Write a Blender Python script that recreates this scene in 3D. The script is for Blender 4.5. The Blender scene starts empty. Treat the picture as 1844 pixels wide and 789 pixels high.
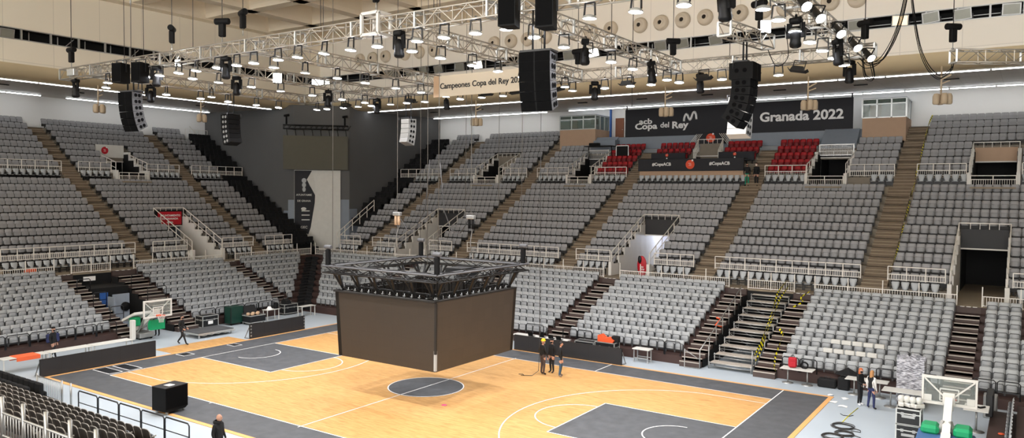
import bpy, bmesh, math, random
import numpy as np
from mathutils import Vector, Matrix, Euler, Quaternion
random.seed(7)
PI = math.pi
S = bpy.context.scene
COL = S.collection
# ------------------------------------------------------------------ camera
YAW, PITCH, ROLL, FPX = -0.59519, -0.03691, 0.00921, 1379.29
cam_d = bpy.data.cameras.new('camera')
cam_d.sensor_width = 36.0
cam_d.lens = FPX / 1844 * 36.0
cam_d.clip_start, cam_d.clip_end = 0.1, 300
CAM = bpy.data.objects.new('camera', cam_d); COL.objects.link(CAM)
CAMPOS = Vector((23.4185, -27.471, 9.3109))
_f = Vector((math.sin(YAW)*math.cos(PITCH), math.cos(YAW)*math.cos(PITCH), math.sin(PITCH)))
_r = Vector((math.cos(YAW), -math.sin(YAW), 0)); _u = _r.cross(_f)
CR = math.cos(ROLL)*_r + math.sin(ROLL)*_u
CU = -math.sin(ROLL)*_r + math.cos(ROLL)*_u
CF = _f
CAM.matrix_world = Matrix(((CR.x, CU.x, -CF.x, CAMPOS.x), (CR.y, CU.y, -CF.y, CAMPOS.y), (CR.z, CU.z, -CF.z, CAMPOS.z), (0, 0, 0, 1)))
S.camera = CAM
def in_view(p, m=25):
    q = Vector(p) - CAMPOS; d = q.dot(CF)
    if d < 1: return None
    u = 922 + FPX*q.dot(CR)/d; v = 394.5 - FPX*q.dot(CU)/d
    return d if (-m < u < 1844+m and -m < v < 789+m) else None
# ------------------------------------------------------------------ world, exposure
W = bpy.data.worlds.new('hall_air'); S.world = W; W.use_nodes = True
W.node_tree.nodes['Background'].inputs[0].default_value = (1.0, 0.975, 0.94, 1)
W.node_tree.nodes['Background'].inputs[1].default_value = 5.0
S.view_settings.view_transform = 'Standard'; S.view_settings.look = 'None'
S.view_settings.gamma = 1; S.view_settings.use_curve_mapping = False
S.view_settings.exposure = 0.42
WASH_W, WASH_ANGLE = 235.0, 164     # each wash light of the rig
LENS, TUBE = 34.0, 9.0              # brightness of the lamp lenses and fluorescent tubes
try:
    S.cycles.use_denoising = True; S.cycles.use_light_tree = True
    S.cycles.max_bounces = 8; S.cycles.diffuse_bounces = 5; S.cycles.glossy_bounces = 2
    S.cycles.transmission_bounces = 3; S.cycles.transparent_max_bounces = 6
    S.cycles.caustics_reflective = False; S.cycles.caustics_refractive = False
    S.cycles.sample_clamp_indirect = 4
except Exception: pass
# ------------------------------------------------------------------ materials
def lin(c):
    return tuple(((v/255)/12.92 if v/255 <= .04045 else ((v/255+.055)/1.055)**2.4) for v in c)
MATS = {}
def mat(name, rgb, rough=.6, metal=0., var=.08, scale=3., emit=None, es=0., spec=.4, bump=0.):
    m = bpy.data.materials.new(name); m.use_nodes = True
    nt = m.node_tree; b = nt.nodes['Principled BSDF']
    c = lin(rgb)
    b.inputs['Roughness'].default_value = rough; b.inputs['Metallic'].default_value = metal
    b.inputs['Specular IOR Level'].default_value = spec
    tc = nt.nodes.new('ShaderNodeTexCoord')
    n = nt.nodes.new('ShaderNodeTexNoise'); n.inputs['Scale'].default_value = scale; n.inputs['Detail'].default_value = 4
    nt.links.new(tc.outputs['Object'], n.inputs['Vector'])
    r = nt.nodes.new('ShaderNodeMix'); r.data_type = 'RGBA'
    r.inputs[6].default_value = (*[v*(1-var) for v in c], 1); r.inputs[7].default_value = (*[min(1, v*(1+var)) for v in c], 1)
    nt.links.new(n.outputs[0], r.inputs[0]); nt.links.new(r.outputs[2], b.inputs['Base Color'])
    if emit:
        b.inputs['Emission Color'].default_value = (*lin(emit), 1); b.inputs['Emission Strength'].default_value = es
    if bump:
        bp = nt.nodes.new('ShaderNodeBump'); bp.inputs['Strength'].default_value = bump
        nt.links.new(n.outputs[0], bp.inputs['Height']); nt.links.new(bp.outputs[0], b.inputs['Normal'])
    MATS[name] = m
    return m
M = MATS
mat('seat_light', (164, 167, 168), .42, var=.05); mat('seat_light_pan', (153, 156, 158), .42, var=.05)
mat('seat_rim', (86, 88, 90), .4); mat('seat_back_dark', (62, 58, 55), .5)
mat('seat_mid', (148, 148, 150), .45, var=.06); mat('seat_mid_pan', (138, 138, 140), .45)
mat('seat_gap', (34, 33, 33), .6)  # dark seat parts, also the painted shade under the seat rows
mat('seat_front', (176, 180, 183), .42); mat('black_metal', (20, 20, 22), .45, spec=.5)
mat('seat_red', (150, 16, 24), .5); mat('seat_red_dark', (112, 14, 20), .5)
mat('black_fabric', (15, 15, 17), .85); mat('seat_edge', (150, 146, 138), .45)
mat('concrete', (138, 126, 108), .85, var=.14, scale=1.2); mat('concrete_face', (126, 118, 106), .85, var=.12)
mat('concrete_step', (156, 142, 122), .85, var=.16, scale=2); mat('concrete_riser_shade', (112, 98, 82), .9, var=.2, scale=3)  # riser copy of the concrete is darkened to paint in its shade
mat('white_paint', (214, 211, 205), .55, var=.04); mat('wall_white', (226, 226, 224), .7, var=.03, scale=.4)
mat('rail_white', (222, 218, 210), .45); mat('cream', (214, 202, 182), .75, var=.035, scale=.25)
mat('cornice', (214, 196, 160), .7, var=.07, scale=.5); mat('ceiling_cream', (238, 226, 204), .8, var=.05, scale=.3)
mat('grey_wall', (92, 92, 92), .8, var=.12, scale=.35); mat('blue_grey', (132, 140, 150), .75, var=.06)
mat('olive_screen', (92, 90, 80), .85, var=.06); mat('dark', (13, 13, 14), .8); mat('dark_panel', (42, 42, 44), .6)
mat('brown_riser', (62, 44, 40), .6, var=.15); mat('nosing', (176, 168, 158), .5); mat('tread_dark', (74, 62, 58), .7, var=.2)
mat('floor_blue', (176, 186, 194), .42, var=.05, scale=.6, spec=.3)
mat('runoff', (82, 84, 87), .5, var=.42, scale=2.2); mat('line_white', (240, 240, 238), .5, var=.02)
mat('border_orange', (228, 170, 106), .5, var=.05); mat('decal_black', (26, 28, 32), .5)
mat('truss', (166, 160, 150), .38, .55, var=.06); mat('truss_black', (26, 25, 24), .5, .2); mat('steel', (168, 168, 166), .35, .7)
mat('alu', (188, 190, 190), .35, .6); mat('black_plastic', (12, 12, 13), .7, spec=.2); mat('black_gloss', (11, 11, 13), .5, spec=.25)
mat('grille', (6, 6, 7), .85, spec=.1); mat('speaker_side', (84, 84, 86), .6); mat('led_screen', (68, 58, 48), .55, var=.08, scale=1.5)
mat('led_frame', (34, 32, 30), .6); mat('banner_black', (36, 37, 42), .75, var=.04); mat('beige_box', (176, 148, 124), .75, var=.05)
mat('lettering_white', (228, 228, 228), .6); mat('logo_orange', (216, 78, 44), .6); mat('sign_red', (176, 14, 34), .5)
mat('sign_white', (205, 204, 198), .6); mat('paper', (240, 240, 238), .7); mat('beige_metal', (196, 178, 152), .55)
mat('tape_yellow', (226, 214, 24), .5); mat('tape_black', (14, 14, 14), .5); mat('yellow', (238, 190, 20), .4)
mat('green_pad', (20, 150, 96), .5); mat('blue_pad', (70, 104, 150), .55); mat('orange_rim', (226, 92, 52), .45); mat('net', (226, 222, 216), .8)
mat('case_black', (24, 25, 27), .5); mat('case_green', (18, 54, 44), .5); mat('flight_edge', (196, 196, 192), .35, .6)
mat('wood_brown', (118, 72, 48), .5, var=.15); mat('red_bag', (176, 30, 44), .7); mat('orange_cloth', (236, 104, 60), .7)
mat('skin', (186, 142, 120), .55, var=.03); mat('hair_black', (22, 18, 16), .6); mat('hair_blond', (176, 128, 80), .6, var=.2, scale=20)
mat('hair_red', (176, 92, 48), .6, var=.2, scale=20); mat('jacket_black', (19, 20, 22), .8); mat('trouser_black', (24, 24, 27), .8)
mat('trouser_brown', (74, 62, 60), .8); mat('jeans', (58, 84, 106), .8, var=.15, scale=9); mat('leggings_navy', (40, 46, 84), .75)
mat('trouser_green', (20, 128, 98), .7); mat('shoe_dark', (36, 32, 30), .6); mat('shoe_grey', (120, 104, 94), .6); mat('shoe_white', (226, 226, 228), .6)
mat('sleeve_white', (214, 212, 208), .8); mat('cone_dark', (42, 36, 30), .8); mat('blue_paint', (40, 84, 150), .6)
mat('cable_grey', (58, 56, 54), .6); mat('wire', (94, 90, 84), .5); mat('tan', (190, 160, 130), .7)
mat('flood_glass', (150, 150, 140), .2, .3); mat('soffit', (128, 126, 122), .5, var=.1, scale=.5); mat('pink', (226, 90, 130), .7)
mat('lens_lit', (250, 250, 255), .4, emit=(244, 246, 255), es=LENS); mat('lens_hot', (250, 250, 255), .4, emit=(255, 252, 244), es=LENS*1.3)
mat('flood_lit', (250, 240, 230), .4, emit=(255, 236, 214), es=30); mat('flood_warm', (240, 214, 180), .4, emit=(255, 214, 160), es=1.2)
mat('tube_lit', (250, 250, 250), .4, emit=(250, 252, 255), es=TUBE); mat('corridor_lit', (250, 250, 255), .5, emit=(196, 208, 255), es=6)
def glass(name, rgb, alpha, rough=.05):
    m = bpy.data.materials.new(name); m.use_nodes = True
    b = m.node_tree.nodes['Principled BSDF']; b.inputs['Base Color'].default_value = (*lin(rgb), 1)
    b.inputs['Roughness'].default_value = rough; b.inputs['Alpha'].default_value = alpha; b.inputs['Specular IOR Level'].default_value = .8
    MATS[name] = m
glass('clear_glass', (196, 208, 204), .14); glass('booth_glass', (120, 140, 130), .38); 
def film():
    m = bpy.data.materials.new('stretch_film'); m.use_nodes = True; nt = m.node_tree; b = nt.nodes['Principled BSDF']; L = nt.links.new
    tc = nt.nodes.new('ShaderNodeTexCoord'); mp = nt.nodes.new('ShaderNodeMapping'); mp.inputs['Scale'].default_value = (3, 3, 22)
    n = nt.nodes.new('ShaderNodeTexNoise'); n.inputs['Scale'].default_value = 2.2; n.inputs['Detail'].default_value = 6
    cr = nt.nodes.new('ShaderNodeValToRGB'); cr.color_ramp.elements[0].position = .42; cr.color_ramp.elements[1].position = .62
    cr.color_ramp.elements[0].color = (.10, .10, .12, 1); cr.color_ramp.elements[1].color = (.80, .80, .86, 1)
    L(tc.outputs['Object'], mp.inputs[0]); L(mp.outputs[0], n.inputs['Vector']); L(n.outputs[0], cr.inputs[0]); L(cr.outputs[0], b.inputs['Base Color'])
    b.inputs['Roughness'].default_value = .18; b.inputs['Alpha'].default_value = .8; MATS['stretch_film'] = m
film()
def wood():
    m = bpy.data.materials.new('court_wood'); m.use_nodes = True; nt = m.node_tree; b = nt.nodes['Principled BSDF']
    tc = nt.nodes.new('ShaderNodeTexCoord'); L = nt.links.new
    br = nt.nodes.new('ShaderNodeTexBrick'); br.offset = .37
    br.inputs['Scale'].default_value = 1; br.inputs['Brick Width'].default_value = 1.1; br.inputs['Row Height'].default_value = .075
    br.inputs['Mortar Size'].default_value = .0015
    br.inputs['Color1'].default_value = (*lin((209, 163, 104)), 1); br.inputs['Color2'].default_value = (*lin((196, 148, 90)), 1)
    br.inputs['Mortar'].default_value = (*lin((190, 144, 90)), 1); br.inputs['Bias'].default_value = -.25
    L(tc.outputs['Object'], br.inputs['Vector'])
    mp = nt.nodes.new('ShaderNodeMapping'); mp.inputs['Scale'].default_value = (1.2, 14, 1); L(tc.outputs['Object'], mp.inputs['Vector'])
    n = nt.nodes.new('ShaderNodeTexNoise'); n.inputs['Scale'].default_value = 1.4; n.inputs['Detail'].default_value = 5; L(mp.outputs[0], n.inputs['Vector'])
    cr = nt.nodes.new('ShaderNodeValToRGB'); cr.color_ramp.elements[0].position = .3; cr.color_ramp.elements[1].position = .56
    cr.color_ramp.elements[0].color = (.62, .55, .46, 1); cr.color_ramp.elements[1].color = (1, 1, 1, 1); L(n.outputs[0], cr.inputs[0])
    mx = nt.nodes.new('ShaderNodeMix'); mx.data_type = 'RGBA'; mx.blend_type = 'MULTIPLY'; mx.inputs[0].default_value = .8
    L(br.outputs[0], mx.inputs[6]); L(cr.outputs[0], mx.inputs[7]); L(mx.outputs[2], b.inputs['Base Color'])
    b.inputs['Roughness'].default_value = .42; b.inputs['Specular IOR Level'].default_value = .35
    MATS['court_wood'] = m
wood()
def panels(name, rgb, w, h, gap, tint=.05, rough=.6, axes='XZ', mort=None):
    """flat panelling with fine joints (brick pattern on object coordinates)"""
    m = bpy.data.materials.new(name); m.use_nodes = True; nt = m.node_tree; b = nt.nodes['Principled BSDF']; L = nt.links.new
    tc = nt.nodes.new('ShaderNodeTexCoord'); sp = nt.nodes.new('ShaderNodeSeparateXYZ'); cb = nt.nodes.new('ShaderNodeCombineXYZ')
    L(tc.outputs['Object'], sp.inputs[0]); L(sp.outputs[axes[0]], cb.inputs[0]); L(sp.outputs[axes[1]], cb.inputs[1])
    br = nt.nodes.new('ShaderNodeTexBrick'); br.offset = 0; br.inputs['Scale'].default_value = 1
    br.inputs['Brick Width'].default_value = w; br.inputs['Row Height'].default_value = h; br.inputs['Mortar Size'].default_value = gap
    c = lin(rgb); br.inputs['Color1'].default_value = (*[v*(1-tint) for v in c], 1); br.inputs['Color2'].default_value = (*[v*(1+tint) for v in c], 1)
    br.inputs['Mortar'].default_value = (*(lin(mort) if mort else [v*.8 for v in c]), 1)
    L(cb.outputs[0], br.inputs['Vector']); L(br.outputs[0], b.inputs['Base Color']); b.inputs['Roughness'].default_value = rough
    MATS[name] = m
panels('cream_far', (246, 240, 228), 3.3, 9, .02, .025); panels('cream_side', (244, 236, 218), 3.3, 9, .02, .025, axes='YZ')
panels('soffit_far', (204, 198, 190), 1.2, .3, .02, .06, .45, 'XY'); panels('soffit_side', (198, 192, 184), .3, 1.2, .02, .06, .45, 'XY')
panels('led_tile_front', (56, 48, 40), .5, .5, .004, .03, .5, 'XZ', (50, 42, 35)); panels('led_tile_side_lit', (66, 57, 48), .5, .5, .004, .06, .5, 'YZ', (59, 51, 43))  # same tiles twice: side copy lighter, its brighter lighting put into the colour
# ------------------------------------------------------------------ mesh builder
class MB:
    def __init__(s): s.v = []; s.f = []; s.m = []; s.sm = []
    def add(s, vs, fs, mi=0, smooth=False):
        o = len(s.v); s.v += [tuple(p) for p in vs]
        for f in fs: s.f.append(tuple(i+o for i in f)); s.m.append(mi); s.sm.append(smooth)
        return s
    def box(s, x0, x1, y0, y1, z0, z1, mi=0):
        return s.add([(x0,y0,z0),(x1,y0,z0),(x1,y1,z0),(x0,y1,z0),(x0,y0,z1),(x1,y0,z1),(x1,y1,z1),(x0,y1,z1)],
                     [(3,2,1,0),(4,5,6,7),(0,1,5,4),(1,2,6,5),(2,3,7,6),(3,0,4,7)], mi)
    def bev(s, x0, x1, y0, y1, z0, z1, b=.02, mi=0):
        """box with chamfered edges"""
        vs = []; idx = {}
        for a, X, X2 in ((0,x0,x1),(1,x1,x0)):
            for c, Y, Y2 in ((0,y0,y1),(1,y1,y0)):
                for e, Z, Z2 in ((0,z0,z1),(1,z1,z0)):
                    sx, sy, sz = (1 if a == 0 else -1), (1 if c == 0 else -1), (1 if e == 0 else -1)
                    for k, p in enumerate(((X, Y+sy*b, Z+sz*b), (X+sx*b, Y, Z+sz*b), (X+sx*b, Y+sy*b, Z))):
                        idx[(a,c,e,k)] = len(vs); vs.append(p)
        F = []
        I = idx
        for a in (0,1): F.append([I[(a,0,0,0)],I[(a,1,0,0)],I[(a,1,1,0)],I[(a,0,1,0)]])
        for c in (0,1): F.append([I[(0,c,0,1)],I[(1,c,0,1)],I[(1,c,1,1)],I[(0,c,1,1)]])
        for e in (0,1): F.append([I[(0,0,e,2)],I[(1,0,e,2)],I[(1,1,e,2)],I[(0,1,e,2)]])
        for a in (0,1):
            for c in (0,1): F.append([I[(a,c,0,0)],I[(a,c,1,0)],I[(a,c,1,1)],I[(a,c,0,1)]])
            for e in (0,1): F.append([I[(a,0,e,0)],I[(a,1,e,0)],I[(a,1,e,2)],I[(a,0,e,2)]])
        for c in (0,1):
            for e in (0,1): F.append([I[(0,c,e,1)],I[(1,c,e,1)],I[(1,c,e,2)],I[(0,c,e,2)]])
        for a in (0,1):
            for c in (0,1):
                for e in (0,1): F.append([I[(a,c,e,0)],I[(a,c,e,1)],I[(a,c,e,2)]])
        cen = Vector(((x0+x1)/2,(y0+y1)/2,(z0+z1)/2)); G = []
        for f in F:
            P = [Vector(vs[i]) for i in f]; n = (P[1]-P[0]).cross(P[2]-P[0]); cc = sum(P, Vector())/len(P)
            G.append(f if n.dot(cc-cen) > 0 else f[::-1])
        return s.add(vs, G, mi)
    def bar(s, p, q, r, n=5, mi=0, r2=None, smooth=True):
        p, q = Vector(p), Vector(q); d = q-p
        if d.length < 1e-6: return s
        d.normalize(); a = d.cross(Vector((0,0,1)) if abs(d.z) < .9 else Vector((1,0,0))).normalized(); b = d.cross(a)
        r2 = r if r2 is None else r2; vs = []
        for c, rr in ((p,r),(q,r2)):
            for k in range(n):
                t = 2*PI*(k+.5)/n; vs.append(c + a*(math.cos(t)*rr) + b*(math.sin(t)*rr))
        fs = [(k,(k+1)%n,n+(k+1)%n,n+k) for k in range(n)]
        s.add(vs, fs, mi, smooth and n > 4); o = len(s.v)-2*n
        s.f += [tuple(o+k for k in range(n))[::-1], tuple(o+n+k for k in range(n))]; s.m += [mi]*2; s.sm += [False]*2
        return s
    def path(s, pts, r, n=5, mi=0):
        """continuous tube through the points"""
        P = [Vector(p) for p in pts]; rings = []; a = None
        for i, p in enumerate(P):
            d = (P[min(i+1,len(P)-1)]-P[max(i-1,0)]).normalized()
            if a is None: a = d.cross(Vector((0,0,1)) if abs(d.z) < .9 else Vector((1,0,0))).normalized()
            a = (a - d*a.dot(d)).normalized(); b = d.cross(a)
            rings.append([p + a*(math.cos(2*PI*k/n)*r) + b*(math.sin(2*PI*k/n)*r) for k in range(n)])
        vs = [q for R_ in rings for q in R_]; fs = []
        for i in range(len(P)-1):
            for k in range(n): fs.append((i*n+k, i*n+(k+1)%n, (i+1)*n+(k+1)%n, (i+1)*n+k))
        fs += [tuple(range(n))[::-1], tuple((len(P)-1)*n+k for k in range(n))]
        return s.add(vs, fs, mi, True)
    def beam(s, p, q, w, h, mi=0):
        p, q = Vector(p), Vector(q); d = (q-p).normalized()
        a = d.cross(Vector((0,0,1)) if abs(d.z) < .95 else Vector((1,0,0))).normalized(); b = a.cross(d)
        vs = [c + a*(i*w/2) + b*(j*h/2) for c in (p,q) for i, j in ((-1,-1),(1,-1),(1,1),(-1,1))]
        return s.add(vs, [(3,2,1,0),(4,5,6,7),(0,1,5,4),(1,2,6,5),(2,3,7,6),(3,0,4,7)], mi)
    def lathe(s, prof, n=16, mi=0, c=(0,0,0), axis='Z', cap=True):
        vs = []
        for r, z in prof:
            for k in range(n):
                t = 2*PI*k/n; x, y = r*math.cos(t), r*math.sin(t)
                p = {'Z':(x,y,z),'Y':(x,z,y),'X':(z,x,y)}[axis]; vs.append((p[0]+c[0],p[1]+c[1],p[2]+c[2]))
        fs = []
        for i in range(len(prof)-1):
            for k in range(n):
                f = (i*n+k,i*n+(k+1)%n,(i+1)*n+(k+1)%n,(i+1)*n+k); fs.append(f[::-1] if axis == 'Y' else f)
        s.add(vs, fs, mi, True)
        if cap: s.add(vs[:n], [tuple(range(n))[::-1]], mi); s.add(vs[-n:], [tuple(range(n))], mi)
        return s
    def prism(s, poly, a, b, axis='X', mi=0):
        """extrude a 2-D outline between a and b along an axis"""
        def P(u, v, t): return {'X':(t,u,v),'Y':(u,t,v),'Z':(u,v,t)}[axis]
        n = len(poly); vs = [P(u,v,a) for u,v in poly]+[P(u,v,b) for u,v in poly]
        return s.add(vs, [tuple(range(n))[::-1], tuple(range(n,2*n))]+[(k,(k+1)%n,n+(k+1)%n,n+k) for k in range(n)], mi)
    def tri(s): return s
    def mesh(s, name, mats):
        me = bpy.data.meshes.new(name); me.from_pydata(s.v, [], s.f)
        for m in (mats if isinstance(mats, (list,tuple)) else [mats]): me.materials.append(M[m] if isinstance(m, str) else m)
        me.polygons.foreach_set('material_index', s.m); me.polygons.foreach_set('use_smooth', s.sm)
        if len(s.f) < 60000:
            bm = bmesh.new(); bm.from_mesh(me); bmesh.ops.recalc_face_normals(bm, faces=bm.faces); bm.to_mesh(me); bm.free()
        me.update(); return me
def link(name, data, parent=None, loc=None, rz=0):
    o = bpy.data.objects.new(name, data); COL.objects.link(o)
    if loc: o.location = loc
    if rz: o.rotation_euler = (0,0,rz)
    if parent: o.parent = parent
    return o
def tag(o, label, cat, group=None):
    o['label'] = label; o['category'] = cat
    if group: o['group'] = group
    return o
def thing(name, mb, mats, label, cat, loc=(0,0,0), rz=0, group=None):
    return tag(link(name, mb.mesh(name, mats) if mb else None, None, loc, rz), label, cat, group)
def part(name, mb, mats, parent, label=None):
    o = link(name, mb.mesh(name, mats), parent)
    if label: o['label'] = label
    return o
def struct(name, mb, mats):
    o = link(name, mb.mesh(name, mats)); o['kind'] = 'structure'; return o
def copy_tree(o, loc, rz, label, group=None, rot=None):
    c = o.copy(); COL.objects.link(c); c.location = loc
    c.rotation_euler = rot if rot else (0,0,rz); c['label'] = label
    if group: c['group'] = group
    for ch in o.children:
        d = ch.copy(); COL.objects.link(d); d.parent = c
        for g in ch.children:
            e = g.copy(); COL.objects.link(e); e.parent = d
    return c
TEXTS = []
def text(s, parent, loc, rot, width, material, name='lettering', bold=.0, height=None, ext=.01):
    """raised letters on a sign, scaled to a given overall width"""
    cu = bpy.data.curves.new(name, 'FONT'); cu.body = s; cu.align_x = 'CENTER'; cu.align_y = 'CENTER'; cu.size = 1; cu.extrude = ext; cu.offset = bold
    cu.resolution_u = 3; cu.materials.append(M[material])
    o = bpy.data.objects.new(name, cu); COL.objects.link(o); o.parent = parent; o.location = loc; o.rotation_euler = rot
    TEXTS.append((o, width, height)); return o
def finish_texts():
    bpy.context.view_layer.update()
    dg = bpy.context.evaluated_depsgraph_get(); done = []
    for o, w, h in TEXTS:
        d = o.dimensions.copy(); k = w/max(d.x, 1e-6); sc = (k, (h/d.y if h else k), 1)
        me = bpy.data.meshes.new_from_object(o.evaluated_get(dg)); me.transform(Matrix.Diagonal((*sc, 1))); done.append((o, me))
    for o, me in done:
        n = bpy.data.objects.new('lettering', me); COL.objects.link(n); n.parent = o.parent; n.location = o.location; n.rotation_euler = o.rotation_euler
        bpy.data.objects.remove(o)
def rebase():
    """put the origin of every thing built in place at its own foot"""
    for o in [o for o in COL.objects if o.parent is None and 'category' in o and o.get('kind') != 'stuff' and o.location.length < 1e-9]:
        ms = ([o] if o.type == 'MESH' else [])+[c for c in o.children if c.type == 'MESH']
        if not ms: continue
        P = np.array([(v[0]+c.location.x*(c is not o), v[1]+c.location.y*(c is not o), v[2]+c.location.z*(c is not o)) for c in ms for v in c.bound_box])
        b = Vector(((P[:,0].min()+P[:,0].max())/2, (P[:,1].min()+P[:,1].max())/2, P[:,2].min()))
        if o.type == 'MESH': o.data.transform(Matrix.Translation(-b))
        for c in o.children: c.location = c.location-b
        o.location = b
ORD = ['', 'first', 'second', 'third', 'fourth', 'fifth', 'sixth', 'seventh', 'eighth', 'ninth', 'tenth', 'eleventh', 'twelfth', 'thirteenth',
       'fourteenth', 'fifteenth', 'sixteenth', 'seventeenth', 'eighteenth', 'nineteenth', 'twentieth']
def nth(k):
    if k <= 20: return ORD[k]
    t = {2:'twenty', 3:'thirty', 4:'forty', 5:'fifty'}[k//10]
    return (t+'-'+ORD[k % 10]) if k % 10 else t.replace('ty','tieth')
# ================================================================== SETTING
b = MB().box(-62, 45, -45, 55, -.2, 0); struct('floor', b, 'floor_blue')
# --- the court: laid wooden floor with dark run-off, painted key areas and white lines
c = MB(); c.box(-16.2, 16.2, -9.62, 9.62, 0, .012, 0)
c.box(-18.0, -16.2, -2.8, 2.1, 0, .012, 0)
def flat(x0, x1, y0, y1, z, mi): c.add([(x0,y0,z),(x1,y0,z),(x1,y1,z),(x0,y1,z)], [(0,1,2,3)], mi)
def ring(cx, cy, r0, r1, a0, a1, z, mi, n=48):
    vs = []
    for k in range(n+1):
        t = a0+(a1-a0)*k/n; vs += [(cx+r0*math.cos(t), cy+r0*math.sin(t), z), (cx+r1*math.cos(t), cy+r1*math.sin(t), z)]
    c.add(vs, [(2*k, 2*k+1, 2*k+3, 2*k+2) for k in range(n)], mi)
Z1, Z2, Z3, ZL = .014, .016, .018, .022
BX, BY = 16.0, 9.42
for x0, x1, y0, y1 in ((-BX,BX,-BY,-7.5),(-BX,BX,7.5,BY),(-BX,-14,-7.5,7.5),(14,BX,-7.5,7.5)): flat(x0,x1,y0,y1,Z1,1)
for x0, x1, y0, y1 in ((-16.2,16.2,-9.62,-BY),(-16.2,16.2,BY,9.62),(-16.2,-BX,-BY,BY),(BX,16.2,-BY,BY)): flat(x0,x1,y0,y1,Z2,3)
for sx in (-1, 1):
    a, e = sorted((sx*14, sx*8.2)); flat(a, e, -2.45, 2.45, Z1, 1)
ring(0,0,0,1.8,0,2*PI,Z1,1)
w = .05
for y in (-7.5, 7.5): flat(-14, 14, y-w/2, y+w/2, ZL, 2)
for x in (-14, 14): flat(x-w/2, x+w/2, -7.5, 7.5, ZL, 2)
flat(-w/2, w/2, -7.65, 7.65, ZL, 2); ring(0,0,1.75,1.8,0,2*PI,ZL,2)
for sx in (-1, 1):
    for y in (-2.45, 2.45): a, e = sorted((sx*14, sx*8.2)); flat(a, e, y-w/2, y+w/2, ZL, 2)
    flat(sx*8.2-w/2, sx*8.2+w/2, -2.45, 2.45, ZL, 2)
    t = PI if sx > 0 else 0
    ring(sx*8.2,0,1.75,1.8,t-PI/2,t+PI/2,ZL,2)
    ring(sx*12.425,0,1.22,1.27,t-PI/2,t+PI/2,ZL,2)
    tt = math.asin(6.6/6.75); ring(sx*12.425,0,6.7,6.75,t-tt,t+tt,ZL,2,80)
    ex = sx*(12.425-6.75*math.cos(tt))
    for y in (-6.6, 6.6): a, e = sorted((sx*14, ex)); flat(a, e, y-w/2, y+w/2, ZL, 2)
    flat(sx*14-w/2, sx*14+w/2, 7.5, 9.42, ZL, 2); flat(sx*5-w/2, sx*5+w/2, 7.5, 9.42, ZL, 2)
    flat(sx*5.7-w/2, sx*5.7+w/2, -7.65, -7.45, ZL, 2)
for y0, y1, x1 in ((-7.42,-6.7,-14.25),(-6.4,-5.7,-14.2),(-2.85,-2.15,-15.05),(.42,1.0,-15.1)):
    flat(-15.85, x1, y0, y1, Z3, 2); flat(-15.8, x1-.05, y0+.05, y1-.05, ZL, 4)
struct('floor_court', c, ['court_wood','runoff','line_white','border_orange','decal_black'])

# --- stand geometry.  v = distance coordinate (y of the far stand); far (u,v,z)->(u,v,z); left (u,v,z)->(-(v+10.5),u,z)
def FAR(u, v, z): return (u, v, z)
def LEFT(u, v, z): return (-(v+10.5), u, z)
LOW = [(12.12+.83*i, .45+.33*i) for i in range(9)]                # seat line, platform height
MID = [(20.9, 3.45)] + [(21.5+.89*i, 3.94+.52*i) for i in range(11)]
UPP = [(31.3, 9.82)] + [(31.95+.88*i, 10.5+.56*i) for i in range(8)]
def slab(mb, st, u0, u1, v0, v1, z0, z1, mi=0):
    vs = [st(u,v,z) for z in (z0,z1) for u,v in ((u0,v0),(u1,v0),(u1,v1),(u0,v1))]
    mb.add(vs, [(3,2,1,0),(4,5,6,7),(0,1,5,4),(1,2,6,5),(2,3,7,6),(3,0,4,7)], mi)
def cut(a, b, holes):
    segs = [(a,b)]
    for h0, h1 in holes:
        n = []
        for s0, s1 in segs:
            if h1 <= s0 or h0 >= s1: n.append((s0,s1)); continue
            if h0 > s0: n.append((s0,h0))
            if h1 < s1: n.append((h1,s1))
        segs = n
    return segs
F_AIS = [(-25.75,-24.25),(-15.4,-13.8),(-5.35,-3.85),(5.05,6.5),(15.25,16.7)]
F_VOM = [(-22.2,-19.3),(-1.3,1.65),(19.75,22.6)]
F_VOM = [(-21.1,-18.0),(-.85,2.0),(19.85,22.5)]
L_AIS = [(-6.6,-5.1),(3.9,5.3),(14.35,15.6)]
L_VOM = [(8.4,11.1)]
F_UAIS = [(-25.2,-24.0),(-15.0,-13.85),(-4.95,-3.75),(5.3,6.6),(15.5,16.9)]
F_UVOM = [(-20.6,-17.9),(-10.4,-8.1),(.0,2.2),(9.75,12.4),(20.0,22.7)]
L_UAIS = [(-6.6,-5.2),(3.7,5.05),(14.15,15.4)]
L_UVOM = [(8.0,10.8)]
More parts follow.
